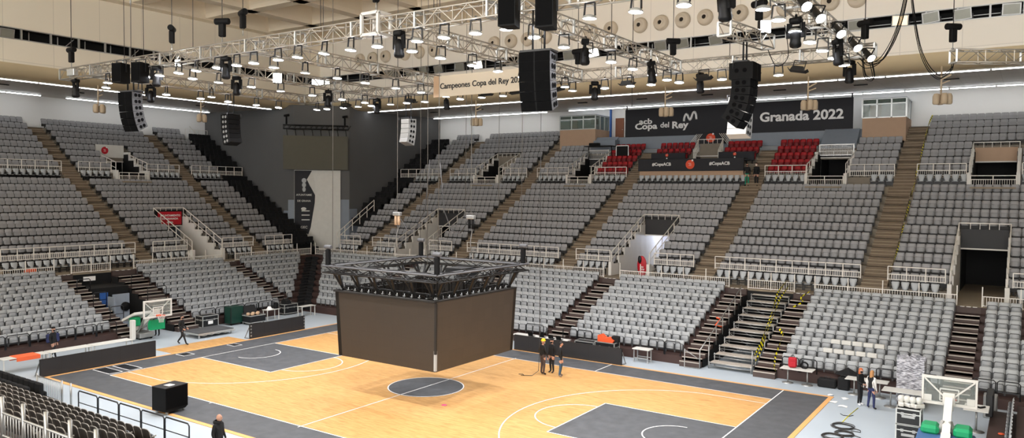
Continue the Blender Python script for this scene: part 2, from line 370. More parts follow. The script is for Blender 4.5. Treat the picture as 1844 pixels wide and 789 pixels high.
def terrace(name, st, a, b, ais, vom, uais, uvom, solid=None):
    m = MB()
    slab(m, st, a, b, 19.35, 21.0, 3.25, 3.45, 0)
    for r in range(1, 12):
        v, z = MID[r]; hol = vom if r <= 6 else []
        for s0, s1 in cut(a, b, hol): slab(m, st, s0, s1, v-.5, v+.42, z-.75, z, 1)
    for u0, u1 in ais:
        for r in range(0, 12):
            v, z = MID[r]; nz = (MID[r+1][1] if r < 11 else 9.82); zz = 3.45 if r == 0 else z
            d = (nz-zz)/3; front = (20.95 if r == 0 else v+.39)
            for k in (1, 2, 3):
                f_ = front-.3*(3-k); slab(m, st, u0+.02, u1-.02, f_, front+.3, zz-.3, zz+d*k+.004, 2); slab(m, st, u0+.02, u1-.02, f_-.012, f_+.01, zz+d*(k-1)-.01, zz+d*k-.035, 3)  # thin darker slab paints the shade on each riser
    slab(m, st, a, b, 30.78, 31.6, 8.9, 9.82, 0)
    for r in range(1, 9):
        v, z = UPP[r]; hol = list(uvom) if r <= 4 else []
        if solid and r > 5: hol = hol+solid
        for s0, s1 in cut(a, b, hol): slab(m, st, s0, s1, v-.46, v+.46, z-.8, z, 1)
    for u0, u1 in uais:
        top = 5 if (solid and any(s[0] < (u0+u1)/2 < s[1] for s in solid)) else 8
        for r in range(0, top+1):
            v, z = UPP[r]
            if r == top: continue
            nz = UPP[r+1][1]; front = 31.5 if r == 0 else v+.42; d = (nz-z)/3
            for k in (1, 2, 3):
                f_ = front-.29*(3-k); slab(m, st, u0+.02, u1-.02, f_, front+.3, z-.3, z+d*k+.004, 2); slab(m, st, u0+.02, u1-.02, f_-.012, f_+.01, z+d*(k-1)-.01, z+d*k-.035, 3)  # riser shade painted here too by a thin darker slab
    return struct(name, m, ['concrete','concrete_face','concrete_step','concrete_riser_shade'])
SOLID = [(-14.25,12.5),(12.45,15.75)]
terrace('terrace_far', FAR, -28.6, 27.5, F_AIS, F_VOM, F_UAIS, F_UVOM, SOLID)
# black-clad strip of the far stand against the corner wall, and the left stand
m = MB()
for r in range(6, 12): v, z = MID[r]; slab(m, FAR, -31.3, -28.6, v-.5, v+.42, z-.75, z)
for r in range(0, 8): v, z = UPP[r]; slab(m, FAR, -31.3, -28.6, v-.5, v+.46, z-.8, z)
for r in range(1, 12): v, z = MID[r]; slab(m, LEFT, 18.6, 21.5, v-.5, v+.42, z-.75, z)
for r in range(0, 8): v, z = UPP[r]; slab(m, LEFT, 18.6, 21.5, v-.5, v+.46, z-.8, z)
slab(m, LEFT, 18.6, 21.5, 19.35, 21.0, 3.25, 3.45); slab(m, FAR, -31.3, -28.6, 19.35, 24.5, 3.25, 3.45)
m.box(-34, -29.9, 19.4, 24.4, 3.2, 3.44)
struct('terrace_corner', m, 'black_fabric')
terrace('terrace_left', LEFT, -14, 18.6, L_AIS, L_VOM, L_UAIS, L_UVOM)

# --- walls behind the stands, soffit with tubes, upper walls, ceiling
WY, WX = 38.9, -49.0
m = MB(); m.box(-31.3, 45, WY, WY+.3, 0, 17.4); struct('wall_far', m, 'wall_white')
m = MB(); m.box(WX-.3, WX, -40, 21.5, 0, 17.5); struct('wall_left', m, 'wall_white')
P1, P2 = Vector((-35.0,21.5,0)), Vector((-31.3,25.2,0))
m = MB()
m.prism([(-49.2,21.5),(-35.0,21.5),(-31.3,25.2),(-31.3,39.0),(-49.2,39.0)], 0, 17.3, 'Z'); struct('wall_corner', m, 'grey_wall')
def chamfer(t, off, z):                                            # point on the corner's diagonal face: t along it in metres, off in front of it
    d = (P2-P1).normalized(); n = Vector((d.y,-d.x,0)); p = P1+d*t+n*off; return (p.x,p.y,z)
def chbox(mb, t0, t1, o0, o1, z0, z1, mi=0):
    mb.add([chamfer(t,o,z) for z in (z0,z1) for t,o in ((t0,o0),(t1,o0),(t1,o1),(t0,o1))], [(3,2,1,0),(4,5,6,7),(0,1,5,4),(1,2,6,5),(2,3,7,6),(3,0,4,7)], mi)
m = MB(); chbox(m, -.5, .5, -.2, .03, 3.4, 8.25); chbox(m, 4.2, 5.2, -.2, .03, 3.4, 8.3); m.box(-31.35, -31.27, 25.2, 26.2, 3.4, 7.4); m.box(-31.35, -31.27, 26.2, 27.4, 3.4, 6.4)
m.box(-36.4, -35, 21.46, 21.6, 3.4, 7.2)
struct('trim_1', m, 'blue_grey')
m = MB()
m.add([(-37.5,27.2,17.0),(45,27.2,17.0),(45,WY+.1,17.22),(-49,WY+.1,17.22)], [(0,1,2,3)], 0)
m.add([(-37.5,27.2,17.12),(45,27.2,17.12),(45,WY+.1,17.4),(-49,WY+.1,17.4)], [(3,2,1,0)], 0)
m.add([(-37.5,27.2,17.0),(-49.1,WY,17.22),(-49.1,-40,17.22),(-37.5,-40,17.0)], [(0,1,2,3)], 1)
m.add([(-37.5,27.2,17.12),(-49.1,WY,17.4),(-49.1,-40,17.4),(-37.5,-40,17.12)], [(3,2,1,0)], 1)
struct('ceiling_soffit', m, ['soffit_far','soffit_side'])
# rounded cornice between soffit and upper wall
prof = [(27.4,17.0),(26.9,16.96),(26.3,17.0),(25.8,17.12),(25.4,17.32),(25.15,17.58),(25.0,17.84)]
m = MB()
vs = [(x,y,z) for y, z in prof for x in (-(y+10.2),45)]
m.add(vs, [(2*i,2*i+1,2*i+3,2*i+2) for i in range(len(prof)-1)], 0, True)
vs = [(-(y+10.2),q,z) for y, z in prof for q in (y,-40)]
m.add(vs, [(2*i,2*i+2,2*i+3,2*i+1) for i in range(len(prof)-1)], 0, True)
m.add([(-37.6,27.4,17.0),(45,27.4,17.0),(45,27.4,17.7),(-37.6,27.4,17.7)], [(0,1,2,3)]); m.add([(-37.6,27.4,17.0),(-37.6,-40,17.0),(-37.6,-40,17.7),(-37.6,27.4,17.7)], [(0,1,2,3)])
struct('trim_2', m, 'cornice')
XW = -35.2
m = MB(); m.box(XW-.3, 45, 25, 25.3, 17.84, 19.56); struct('wall_middle_far', m, 'cream_far'); m = MB(); m.box(XW-.3, 45, 25, 25.3, 20.34, 25.6); struct('wall_upper_far', m, 'cream_far')
m = MB(); m.box(XW-.3, XW, -40, 25, 17.84, 19.48); struct('wall_middle_left', m, 'cream_side'); m = MB(); m.box(XW-.3, XW, -40, 25, 20.26, 25.6); struct('wall_upper_left', m, 'cream_side')
m = MB(); m.box(XW, 45, 26.2, 26.3, 19.4, 20.5); m.box(XW-1.3, XW-1.2, -40, 25, 19.3, 20.4)
m.box(XW-1.3, 45, 25.3, 26.3, 20.34, 20.4); m.box(XW-1.3, 45, 25.3, 26.3, 19.5, 19.58)
m.box(XW-1.3, XW-.3, -40, 25, 20.26, 20.32); m.box(XW-1.3, XW-.3, -40, 25, 19.4, 19.5); struct('wall_slot', m, 'dark')
# slot window frames
m = MB(); k = 0
x = -34.6
while x < 30:
    m.box(x-.05, x+.05, 24.94, 25.06, 19.56, 20.36); m.box(x-.02, x+.02, 25.7, 25.75, 19.56, 20.36) if k % 2 else None; x += 1.64; k += 1
for z in (19.56, 20.3): m.box(XW, 45, 24.96, 25.02, z, z+.05)
m.box(XW, 45, 25.9, 25.94, 19.95, 19.99)
struct('window_1', m, 'alu')
m = MB(); y = -8
while y < 25:
    m.box(XW-.06, XW+.06, y-.06, y+.06, 19.48, 20.28); m.box(XW-.8, XW-.74, y+.8, y+.86, 19.48, 20.28); y += 1.95
for z in (19.48, 20.22): m.box(XW-.02, XW+.05, -40, 25, z, z+.06)
m.beam((XW-.7,-4,19.5),(XW-.7,-3,20.3),.05,.05); m.beam((XW-.7,1,19.5),(XW-.7,1.8,20.3),.05,.05); m.beam((XW-.7,6,19.5),(XW-.7,6.8,20.3),.05,.05)
struct('window_2', m, 'alu')
# coffered ceiling
m = MB(); m.box(-36, 45, -45, 26, 25.3, 25.6); struct('ceiling', m, 'ceiling_cream')
m = MB()
def rib(p, q, top=25.35, bot=23.5, w=.5):
    p, q = Vector(p), Vector(q); d = (q-p).normalized(); a = Vector((-d.y,d.x,0))
    pr = [(-w*1.6,top),(w*1.6,top),(w,bot+.35),(w,bot),(-w,bot),(-w,bot+.35)]
    vs = [c+a*u+Vector((0,0,z)) for c in (p,q) for u,z in pr]
    m.add(vs, [tuple(range(6))[::-1], tuple(range(6,12))]+[(k,(k+1)%6,6+(k+1)%6,6+k) for k in range(6)])
for x in (-28.9,-22.9,-16.9,-10.9,-4.9,1.1,7.1,13.1,19.1): rib((x,-40,0),(x,25,0))
for y in (18.5,12.1,5.7,-.7,-7.1,-13.5): rib((XW,y,0),(40,y,0))
rib((XW+.5,-40,0),(XW+.5,25,0), 25.35, 23.4, .5); rib((XW,24.5,0),(40,24.5,0), 25.35, 23.6, .5)
struct('ceiling_ribs', m, 'ceiling_cream')

# --- lower telescopic tiers
F_LST = [(-17.9,-16.7),(-9.5,-8.3),(-.69,.53),(8.02,9.2),(11.95,13.1),(20.3,21.45)]
F_PIT = [(9.2,11.95)]
L_LST = [(-2.64,-1.55),(1.1,2.78),(10.04,11.28)]
L_PIT = [(-1.55,1.1)]
def telescopic(name, st, a, b, stairs, pits, corner):
    m = MB()
    for s0, s1 in cut(a, b, pits):
        slab(m, st, s0, s1, 11.75, 19.4, -.0, .45, 0) if False else None
    for i, (v, z) in enumerate(LOW):
        vf = 11.75+.83*i
        e = -(vf+10.5) if corner == 'lo' else None
        a2 = a if corner != 'lo' else -(vf+10.5)+.0
        b2 = b if corner != 'hi' else vf
        for s0, s1 in cut(a2, b2, pits):
            slab(m, st, s0, s1, vf, vf+.83, z-.33 if i else 0, z, 0)
    for s0, s1 in cut(a if corner != 'lo' else -29.9, b if corner != 'hi' else 19.4, pits): slab(m, st, s0, s1, 19.2, 19.42, 3.0, 3.42, 0)
    for u0, u1 in stairs:
        for i in range(9):
            vf = 11.75+.83*i; z = LOW[i][1]
            slab(m, st, u0+.03, u1-.03, vf-.4, vf+.03, 0 if i == 0 else z-.33, z-.165, 1)
            slab(m, st, u0+.03, u1-.03, vf+.0, vf+.05, z-.16, z+.005, 1)
            for vv, zz in ((vf-.4, z-.165), (vf-.01, z)):
                slab(m, st, u0+.03, u1-.03, vv-.015, vv+.075, zz-.03, zz+.012, 2)
        slab(m, st, u0+.03, u1-.03, 11.75+.83*9-.05, 11.75+.83*9+.05, 3.1, 3.43, 1)
        for q in (.2,.45,.7): slab(m, st, u0+(u1-u0)*q-.06, u0+(u1-u0)*q+.14, 19.15, 19.32, 3.421, 3.435, 3)
    # side cladding of the pits
    for p0, p1 in pits:
        for u in (p0, p1):
            for i in range(9):
                vf = 11.75+.83*i; slab(m, st, u-.03, u+.03, vf, vf+.83, 0, LOW[i][1]-.02, 4)
        slab(m, st, p0, p1, 19.3, 19.4, 0 if st is FAR else 2.6, 3.35, 4)
    return struct(name, m, ['brown_riser','tread_dark','nosing','paper','dark'])
telescopic('telescopic_far', FAR, -28, 28, F_LST, F_PIT, 'lo')
telescopic('telescopic_left', LEFT, -14, 18, L_LST, L_PIT, 'hi')
# black mitred corner steps
m = MB()
for i in range(9):
    v = 11.75+.83*i; z = LOW[i][1]; x = -(v+10.5)
    for h, zz in ((0, z), (.42, z+.165)):
        m.prism([(x-h+.02,v+h-.72),(x-h-.1,v+h-.72),(x-h-1.2,v+h+1.2),(x-h+.72,v+h+.1),(x-h+.72,v+h-.02),(x-h+.02,v+h-.02)], zz-.33, zz+.02, 'Z')
struct('telescopic_corner', m, 'black_fabric')
# tunnel under the left tier: back wall, door leaves
m = MB(); slab(m, LEFT, -1.5, 1.05, 17.0, 19.3, 0, 2.6, 0); struct('wall_tunnel', m, 'dark')
# right-hand tier seen along its front, near tier in the foreground
m = MB()
for i in range(5): m.box(22.3+.9*i if i else 22.3, 27.5, -3, 9.6, 0, .42+.33*i if i else .42)
struct('telescopic_right', m, 'brown_riser')
NEAR = [(-13.0-.83*i, .42+.33*i) for i in range(9)]
m = MB()
for y, z in NEAR: m.box(-24, 3.2, y-.55, y+.35, 0 if y > -13.1 else z-.4, z)
m.box(-24, 40, -22, -19.3, 3.2, 3.42)
struct('telescopic_near', m, 'tread_dark')
m = MB(); m.box(44.7, 45, -45, 39, 0, 25.6); struct('shade_wall_right', m, 'concrete_face')  # unseen wall, added to keep ambient light off the left stand
m = MB(); m.box(-50, 8, -40.2, -40, 0, 14.5); struct('shade_wall_near', m, 'concrete_face')  # unseen low wall, added and sized to shade the left stand
# ================================================================== SEATS
def panel_mb(mb, w0, w1, z0, z1, y0, lean, curve, th, mi_f, mi_b, rim=None, nx=4, round_=.05, face=-1):
    """curved, softly rounded seat panel; front faces -Y"""
    zs = [0, .12, .5, .88, 1]; G = {}
    for side in (0, 1):
        for j, t in enumerate(zs):
            z = z0+(z1-z0)*t; wd = (w0+(w1-w0)*t)
            if j in (0, len(zs)-1): wd -= round_*2
            for i in range(nx+1):
                s = i/nx*2-1
                G[(side,i,j)] = (s*wd/2, y0+lean*t-curve*s*s+(th if side else 0), z)
    vs = []; ix = {}
    for k, p in G.items(): ix[k] = len(vs); vs.append(p)
    ny = len(zs)-1
    f = [(ix[(0,i,j)],ix[(0,i+1,j)],ix[(0,i+1,j+1)],ix[(0,i,j+1)]) for i in range(nx) for j in range(ny)]
    mb.add(vs, f, mi_f, True); o = len(mb.v)-len(vs)
    fb = [(o+ix[(1,i,j)],o+ix[(1,i,j+1)],o+ix[(1,i+1,j+1)],o+ix[(1,i+1,j)]) for i in range(nx) for j in range(ny)]
    mb.f += fb; mb.m += [mi_b]*len(fb); mb.sm += [True]*len(fb)
    e = []
    for i in range(nx):
        e.append((o+ix[(0,i,0)],o+ix[(1,i,0)],o+ix[(1,i+1,0)],o+ix[(0,i+1,0)])); e.append((o+ix[(0,i,ny)],o+ix[(0,i+1,ny)],o+ix[(1,i+1,ny)],o+ix[(1,i,ny)]))
    for j in range(ny):
        e.append((o+ix[(0,0,j)],o+ix[(0,0,j+1)],o+ix[(1,0,j+1)],o+ix[(1,0,j)])); e.append((o+ix[(0,nx,j)],o+ix[(1,nx,j)],o+ix[(1,nx,j+1)],o+ix[(0,nx,j+1)]))
    mb.f += e; mb.m += [mi_b if rim is None else rim]*len(e); mb.sm += [False]*len(e)
# telescopic tip-up seat: shell / folded pan with dark edge / side frame
def low_parts():
    a = MB(); panel_mb(a, .49, .49, .24, .71, .0, .09, -.03, .03, 0, 0, round_=.045)
    b = MB(); panel_mb(b, .455, .44, .16, .54, -.07, .03, -.02, .05, 1, 1, 1, nx=3); panel_mb(b, .41, .395, .185, .515, -.085, .03, -.02, .02, 0, 0, 0, nx=3)
    b.box(-.16, .16, -.078, -.072, .33, .342, 1)
    f = MB()
    for s in (-1, 1):
        f.beam((s*.237,-.0,.02),(s*.237,.03,.46),.05,.018); f.beam((s*.237,-.06,.47),(s*.237,.06,.47),.022,.03)
    f.box(-.23, .23, -.03, .0, .13, .17)
    return a, b, f
def mid_parts():
    a = MB(); panel_mb(a, .474, .474, .38, .86, .0, .11, -.035, .03, 0, 1, round_=.055)
    b = MB(); panel_mb(b, .43, .44, .385, .66, -.06, .06, -.015, .04, 0, 0, 1, nx=3)
    b.box(-.24, .24, .0, .06, .16, .40, 1); b.box(-.03, .03, -.04, .02, 0, .22, 1)  # wide dark box paints the shadow line below each seat row
    return a, b
def row0_parts():
    a = MB(); panel_mb(a, .26, .455, .40, .87, .02, .10, -.04, .03, 0, 0); a.box(-.17, .17, -.28, .02, .38, .405, 0)
    f = MB()
    for s in (-1, 1):
        f.beam((s*.2,-.04,0),(s*.2,-.02,.42),.03,.05); f.beam((s*.19,-.28,.37),(s*.19,.04,.37),.03,.03); f.beam((s*.21,-.2,.56),(s*.22,.07,.58),.025,.035); f.beam((s*.21,-.2,.38),(s*.21,-.2,.57),.025,.03)
    f.box(-.245, .245, .11, .13, .12, .62); f.box(-.21, .21, -.03, .0, .14, .18); f.box(-.2, .2, -.29, -.26, .33, .38)  # black panel added behind to paint the dark gaps between seats
    return a, f
def black_parts():
    a = MB(); a.bev(-.235, .235, -.08, .10, .28, .96, .05); a.bev(-.22, .22, -.2, -.06, .24, .58, .04)
    f = MB()
    for s in (-1, 1): f.beam((s*.19,.02,.02),(s*.19,.02,.34),.04,.05); f.beam((s*.19,-.16,.02),(s*.19,-.14,.3),.04,.04); f.beam((s*.19,-.18,.02),(s*.19,.06,.02),.04,.04)
    f.box(-.19,.19,.0,.04,.1,.14)
    return a, f
def red_parts():
    a = MB(); panel_mb(a, .455, .455, .34, .86, .0, .12, -.035, .03, 0, 1)
    b = MB(); panel_mb(b, .40, .41, .32, .62, -.07, .06, -.02, .05, 0, 0, 1, nx=3); b.box(-.05,.05,-.04,.02,0,.34,1); b.box(-.2,.2,-.02,.02,.26,.32,1)
    return a, b
def near_parts():                                                    # same tip-up seat seen from behind: dark plastic back with pale edge
    a = MB(); panel_mb(a, .46, .46, .24, .70, .0, .11, -.03, .03, 0, 2, 1)
    b = MB(); panel_mb(b, .41, .40, .17, .50, -.085, .03, -.02, .05, 0, 1, 1, nx=3)
    f = MB()
    for s in (-1, 1): f.beam((s*.225,-.10,.47),(s*.225,.06,.45),.03,.035); f.beam((s*.225,-.03,.02),(s*.225,-.02,.46),.028,.05)
    return a, b, f
KINDS = {}
def kind(name, parts):                                               # parts: [(name, MB, mats)], first is the root
    KINDS[name] = [(n, p.mesh(n, m), p, m) for n, p, m in parts]
a, b, f = low_parts(); kind('tip_up_chair', [('tip_up_chair', a, ['seat_light']), ('seat_pan', b, ['seat_light_pan','seat_rim']), ('side_frame', f, ['seat_rim'])])
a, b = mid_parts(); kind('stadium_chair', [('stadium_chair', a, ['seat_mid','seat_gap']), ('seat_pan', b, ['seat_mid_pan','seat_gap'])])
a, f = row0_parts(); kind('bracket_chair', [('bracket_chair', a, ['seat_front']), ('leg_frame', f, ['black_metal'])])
a, b = red_parts(); kind('red_chair', [('red_chair', a, ['seat_red','seat_gap']), ('seat_pan', b, ['seat_red_dark','seat_gap'])])
a, f = black_parts(); kind('black_chair', [('black_chair', a, ['black_fabric']), ('leg_frame', f, ['black_metal'])])
a, b, f = near_parts(); kind('dark_backed_chair', [('dark_backed_chair', a, ['seat_light_pan','seat_edge','seat_back_dark']), ('seat_pan', b, ['seat_light_pan','seat_rim']), ('side_frame', f, ['seat_edge'])])
SEATS = {k: [] for k in KINDS}                                       # (x,y,z,rz,label)
SHIFT = {'far': 0.0, 'left': PI/2}
def seat_row(kd, st, side, segs, v, z, rowtxt, blocks, pitch=.492):
    for (s0, s1), bt in zip(segs, blocks):
        n = int((s1-s0+.02)/pitch)
        if n < 1: continue
        off = ((s1-s0)-n*pitch)/2
        for k in range(n):
            u = s0+off+pitch*(k+.5); x, y, zz = st(u, v, z)
            SEATS[kd].append((x, y, zz, SHIFT[side], f'{nth(k+1)} from left, {rowtxt}, {bt}'))
def blocks_of(segs, names):                                         # name of the block a segment's middle falls in
    out = []
    for s0, s1 in segs:
        c = (s0+s1)/2; out.append(next((n for a, b, n in names if a <= c < b), 'stand end'))
    return out
LOWN_F = [(-30,-17.3,'far block by corner steps'),(-17.3,-8.9,'far block behind cube'),(-8.9,0,'far block right of cube'),(0,9.2,'far block left of scaffold'),(11,20.9,'far block right of scaffold'),(20.9,40,'far block at right edge')]
LOWN_L = [(-20,-1.5,'end block left of tunnel'),(1,10.6,'end block right of tunnel'),(10.6,20,'end block by corner steps')]
for i, (v, z) in enumerate(LOW):
    rt = f'{nth(i+1)} row up'
    segs = cut(-(11.75+.83*i+10.5)+.62, 26.5, F_LST+F_PIT); seat_row('tip_up_chair', FAR, 'far', segs, v+.3, z, rt, blocks_of(segs, LOWN_F), .512)
    segs = cut(-13, 11.75+.83*i-.5, L_LST+L_PIT); seat_row('tip_up_chair', LEFT, 'left', segs, v+.3, z, rt, blocks_of(segs, LOWN_L), .512)
MIDN_F = [(-32,-25,'far corner block'),(-25,-19.5,'left of far left tunnel'),(-19.5,-14.6,'right of far left tunnel'),(-14.6,-4.6,'block above cube'),(-4.6,.6,'left of middle tunnel'),(.6,5.8,'right of middle tunnel'),
          (5.8,16,'block between middle aisles'),(16,21.1,'left of right tunnel'),(21.1,40,'right of right tunnel')]
MIDN_L = [(-20,-5.8,'end stand edge'),(-5.8,4.6,'end stand first block'),(4.6,9.7,'left of red sign'),(9.7,15,'right of red sign'),(15,30,'end stand corner block')]
MIDN_Fw = [(-32,-25,'far corner block'),(-25,-14.6,'over far left tunnel'),(-14.6,-4.6,'block above cube'),(-4.6,5.8,'over middle tunnel'),(5.8,16,'block between middle aisles'),(16,40,'over right tunnel')]
MIDN_Lw = [(-20,-5.8,'end stand edge'),(-5.8,4.6,'end stand first block'),(4.6,15,'over red sign'),(15,30,'end stand corner block')]
for r in range(1, 12):
    v, z = MID[r]; rt = f'{nth(r)} middle tier row'
    segs = cut(-28.5, 26.5, F_AIS+(F_VOM if r <= 6 else [])); seat_row('stadium_chair', FAR, 'far', segs, v, z, rt, blocks_of(segs, MIDN_F if r <= 6 else MIDN_Fw))
    segs = cut(-13, 18.6, L_AIS+(L_VOM if r <= 6 else [])); seat_row('stadium_chair', LEFT, 'left', segs, v, z, rt, blocks_of(segs, MIDN_L if r <= 6 else MIDN_Lw))
    seat_row('black_chair', LEFT, 'left', [(18.6,21.45)], v, z+.0, f'{nth(r)} row up', ['dark strip beside torn banner'])
    if r >= 7: seat_row('black_chair', FAR, 'far', [(-31.25,-28.55)], v, z, f'{nth(r)} row up', ['dark strip right of corner wall'])
UPN_F = [(-32,-24.6,'far corner top block'),(-24.6,-19.2,'top left of far left hatch'),(-19.2,-14.4,'top right of far left hatch'),(-14.4,-9.2,'top below left booth'),(-9.2,0,'top by left booth'),(12.4,16.2,'top below right booth'),(16.2,21.3,'top left of right hatch'),(21.3,40,'top right of right hatch')]
UPN_Fw = [(-32,-24.6,'far corner top block'),(-24.6,-14.4,'top over far left hatch'),(-14.4,0,'top below left booth'),(12,16.2,'top below right booth'),(16.2,40,'top over right hatch')]
UPN_L = [(-20,-5.8,'end stand top edge'),(-5.8,4.4,'end stand top first block'),(4.4,9.4,'top left of white board'),(9.4,14.8,'top right of white board'),(14.8,30,'end stand top corner block')]
UPN_Lw = [(-20,-5.8,'end stand top edge'),(-5.8,4.4,'end stand top first block'),(4.4,14.8,'top over white board'),(14.8,30,'end stand top corner block')]
VIP = (-8.05, 9.75)
for r in range(1, 9):
    v, z = UPP[r]; rt = f'{nth(r)} top tier row'
    hol = F_UAIS+[VIP, (9.7,12.45)]+(F_UVOM if r <= 4 else [])+(SOLID if r > 5 else [])
    segs = cut(-28.5, 26.5, hol); seat_row('stadium_chair', FAR, 'far', segs, v, z, rt, blocks_of(segs, UPN_F if r <= 4 else UPN_Fw))
    segs = cut(-13, 18.5, L_UAIS+(L_UVOM if r <= 4 else [])); seat_row('stadium_chair', LEFT, 'left', segs, v, z, rt, blocks_of(segs, UPN_L if r <= 4 else UPN_Lw))
    if r <= 7:
        seat_row('black_chair', LEFT, 'left', [(18.6,21.45)], v, z, f'{nth(r)} top row', ['dark strip beside torn banner'])
        seat_row('black_chair', FAR, 'far', [(-31.25,-28.55)], v, z, f'{nth(r)} top row', ['dark strip right of corner wall'])
    if r <= 5:
        seat_row('red_chair', FAR, 'far', [(-7.95,-5.0)], v, z, f'{nth(r)} row up', ['block left of hashtag boards'], .49)
        seat_row('red_chair', FAR, 'far', [(6.65,9.65)], v, z, f'{nth(r)} row up', ['block right of hashtag boards'], .49)
    if r in (3, 4, 5):
        seat_row('red_chair', FAR, 'far', [(-3.6,-.4)], v, z, f'{nth(r)} row up', ['block behind left dark board'], .53)
        seat_row('red_chair', FAR, 'far', [(2.4,5.25)], v, z, f'{nth(r)} row up', ['block behind right dark board'], .47)
# front rows with open black legs on the two walkways
v, z = MID[0]
segs = cut(-28.5, 26.5, F_AIS+[(a-.3,b+.3) for a, b in F_VOM]); seat_row('bracket_chair', FAR, 'far', segs, v, z, 'lower walkway', blocks_of(segs, MIDN_F), .5)
segs = cut(-13, 18.6, L_AIS+[(a-.3,b+.3) for a, b in L_VOM]); seat_row('bracket_chair', LEFT, 'left', segs, v, z, 'lower walkway', blocks_of(segs, MIDN_L), .5)
v, z = UPP[0]
segs = cut(-28.5, 26.5, F_UAIS+[(-20.9,-17.7),(-10.5,-8.0),(9.7,14.0),(20,22.7)])
UN0 = UPN_F[:5]+[(-5,5.9,'below hashtag boards'),(5.9,10,'below right red seats')]+UPN_F[5:]
UN0[4] = (-9.2,-5,'below left red seats')
seat_row('bracket_chair', FAR, 'far', segs, v, z, 'upper walkway', blocks_of(segs, UN0), .5)
segs = cut(-13, 18.5, L_UAIS+[(7.7,11.1)]); seat_row('bracket_chair', LEFT, 'left', segs, v, z, 'upper walkway', blocks_of(segs, UPN_L), .5)
# near stand (seen from behind) and the right-hand stand's first row
for i, (y, z) in enumerate(NEAR):
    n = 0
    for k in range(44):
        x = -15.7+.5*k
        if x > (-.9 if i < 2 else 2): break
        SEATS['dark_backed_chair'].append((x, y, z, PI, f'{nth(k+1)} from left, {nth(i+1)} row from court, near stand'))
for k in range(14): SEATS['tip_up_chair'].append((22.95, 9.2-.5*k, .42, -PI/2, f'{nth(k+1)} from its far end, right side stand row'))
for k in range(11):
    for j in range(2): SEATS['black_chair'].append((-16.3+.5*k+.2*j, -11.95-.62*j, 0, PI, f'{nth(k+1)} from left, {"front" if j == 0 else "back"} row, courtside floor'))
LOOK = {'tip_up_chair': 'light grey seat', 'stadium_chair': 'grey seat', 'bracket_chair': 'open-legged pale seat', 'red_chair': 'red seat', 'black_chair': 'black seat', 'dark_backed_chair': 'dark-backed seat'}
GRP = {'tip_up_chair': 'folding seats of the lower tiers', 'stadium_chair': 'grey seats of the concrete tiers', 'bracket_chair': 'front row seats on the walkways', 'red_chair': 'red seats of the guest block',
       'black_chair': 'black covered seats', 'dark_backed_chair': 'seats of the near stand'}
def merge(name, kd, lst, label):
    """all seats too small to count one by one: one mesh"""
    V = []; Fs = []; MI = []; mats = []; off = 0
    for n, me, mb, mm in KINDS[kd]:
        base = len(mats); mats += mm
        v0 = np.array(mb.v); fl = mb.f; nv = len(v0)
        for x, y, z, rz, _ in lst:
            c, s = math.cos(rz), math.sin(rz)
            V.append(np.stack([v0[:,0]*c-v0[:,1]*s+x, v0[:,0]*s+v0[:,1]*c+y, v0[:,2]+z], 1))
            Fs += [tuple(i+off for i in f) for f in fl]; MI += [k+base for k in mb.m]; off += nv
    me = bpy.data.meshes.new(name); me.from_pydata(np.concatenate(V).tolist(), [], Fs)
    for k in mats: me.materials.append(M[k])
    me.polygons.foreach_set('material_index', MI); me.update()
    o = link(name, me); o['kind'] = 'stuff'; tag(o, label, 'chairs'); return o
LIMIT = {'tip_up_chair': 300, 'stadium_chair': 300, 'bracket_chair': 300, 'red_chair': 300, 'black_chair': 300, 'dark_backed_chair': 300}
REST = {'tip_up_chair': 'rows of light grey folding seats in the farther lower blocks', 'stadium_chair': 'rows of grey seats filling the farther middle and top tiers',
        'bracket_chair': 'walkway seats out of sight', 'red_chair': '', 'black_chair': 'farther black covered seats of the dark strips', 'dark_backed_chair': 'farther dark-backed seats of the near stand'}
for kd, lst in SEATS.items():
    vis = []
    for s in lst:
        d = in_view((s[0], s[1], s[2]+.5), 6)
        if d: vis.append((d, s))
    vis.sort(key=lambda t: t[0])
    K = KINDS[kd]; proto = None
    for d, (x, y, z, rz, lb) in vis[:LIMIT[kd]]:
        label = f'{LOOK[kd]}, {lb}'
        if proto is None:
            proto = link(kd, K[0][1], None, (x,y,z), rz); tag(proto, label, 'chair', GRP[kd])
            for n, me, mb, mm in K[1:]: link(n, me, proto)
        else: copy_tree(proto, (x,y,z), rz, label)
    rest = [s for d, s in vis[LIMIT[kd]:]]
    if rest: merge(kd+'_rows', kd, rest, REST[kd])
# ================================================================== RAILINGS, TUNNELS, SIGNS
def rail_run(name, st, segs, v, z0, h, label, group, bal=.55, step=.13, post=1.0, mid=True, names=None, mat_='rail_white'):
    for k, (s0, s1) in enumerate(segs):
        if s1-s0 < .5: continue
        a = MB(); n = max(1, round((s1-s0)/post))
        for i in range(n+1):
            u = s0+(s1-s0)*i/n; a.beam(st(u,v,z0), st(u,v,z0+h), .05, .05)
        if mid: a.beam(st(s0,v,z0+h), st(s1,v,z0+h), .05, .05)
        a.beam(st(s0,v,z0+bal), st(s1,v,z0+bal), .045, .045); a.beam(st(s0,v,z0+.06), st(s1,v,z0+.06), .04, .04)
        b = MB(); q = s0+step/2
        while q < s1: b.beam(st(q,v,z0+.06), st(q,v,z0+bal), .022, .022); q += step
        o = thing(name, a, mat_, f'{label}, {nth(k+1)} section from left', 'railing', group=group)
        part('balusters', b, mat_, o)
FR = cut(-28.4, 26.5, F_LST+[(-.85,2.0)]); FR = cut(-29.6, 26.5, [(-.69,.53),(8.02,9.2),(20.3,21.45),(11.95,13.1)])
rail_run('walkway_railing', FAR, FR, 19.42, 3.45, 1.05, 'white post railing along the edge above far folding seats', 'railings at the lower walkway edge', mid=False, post=1.6)
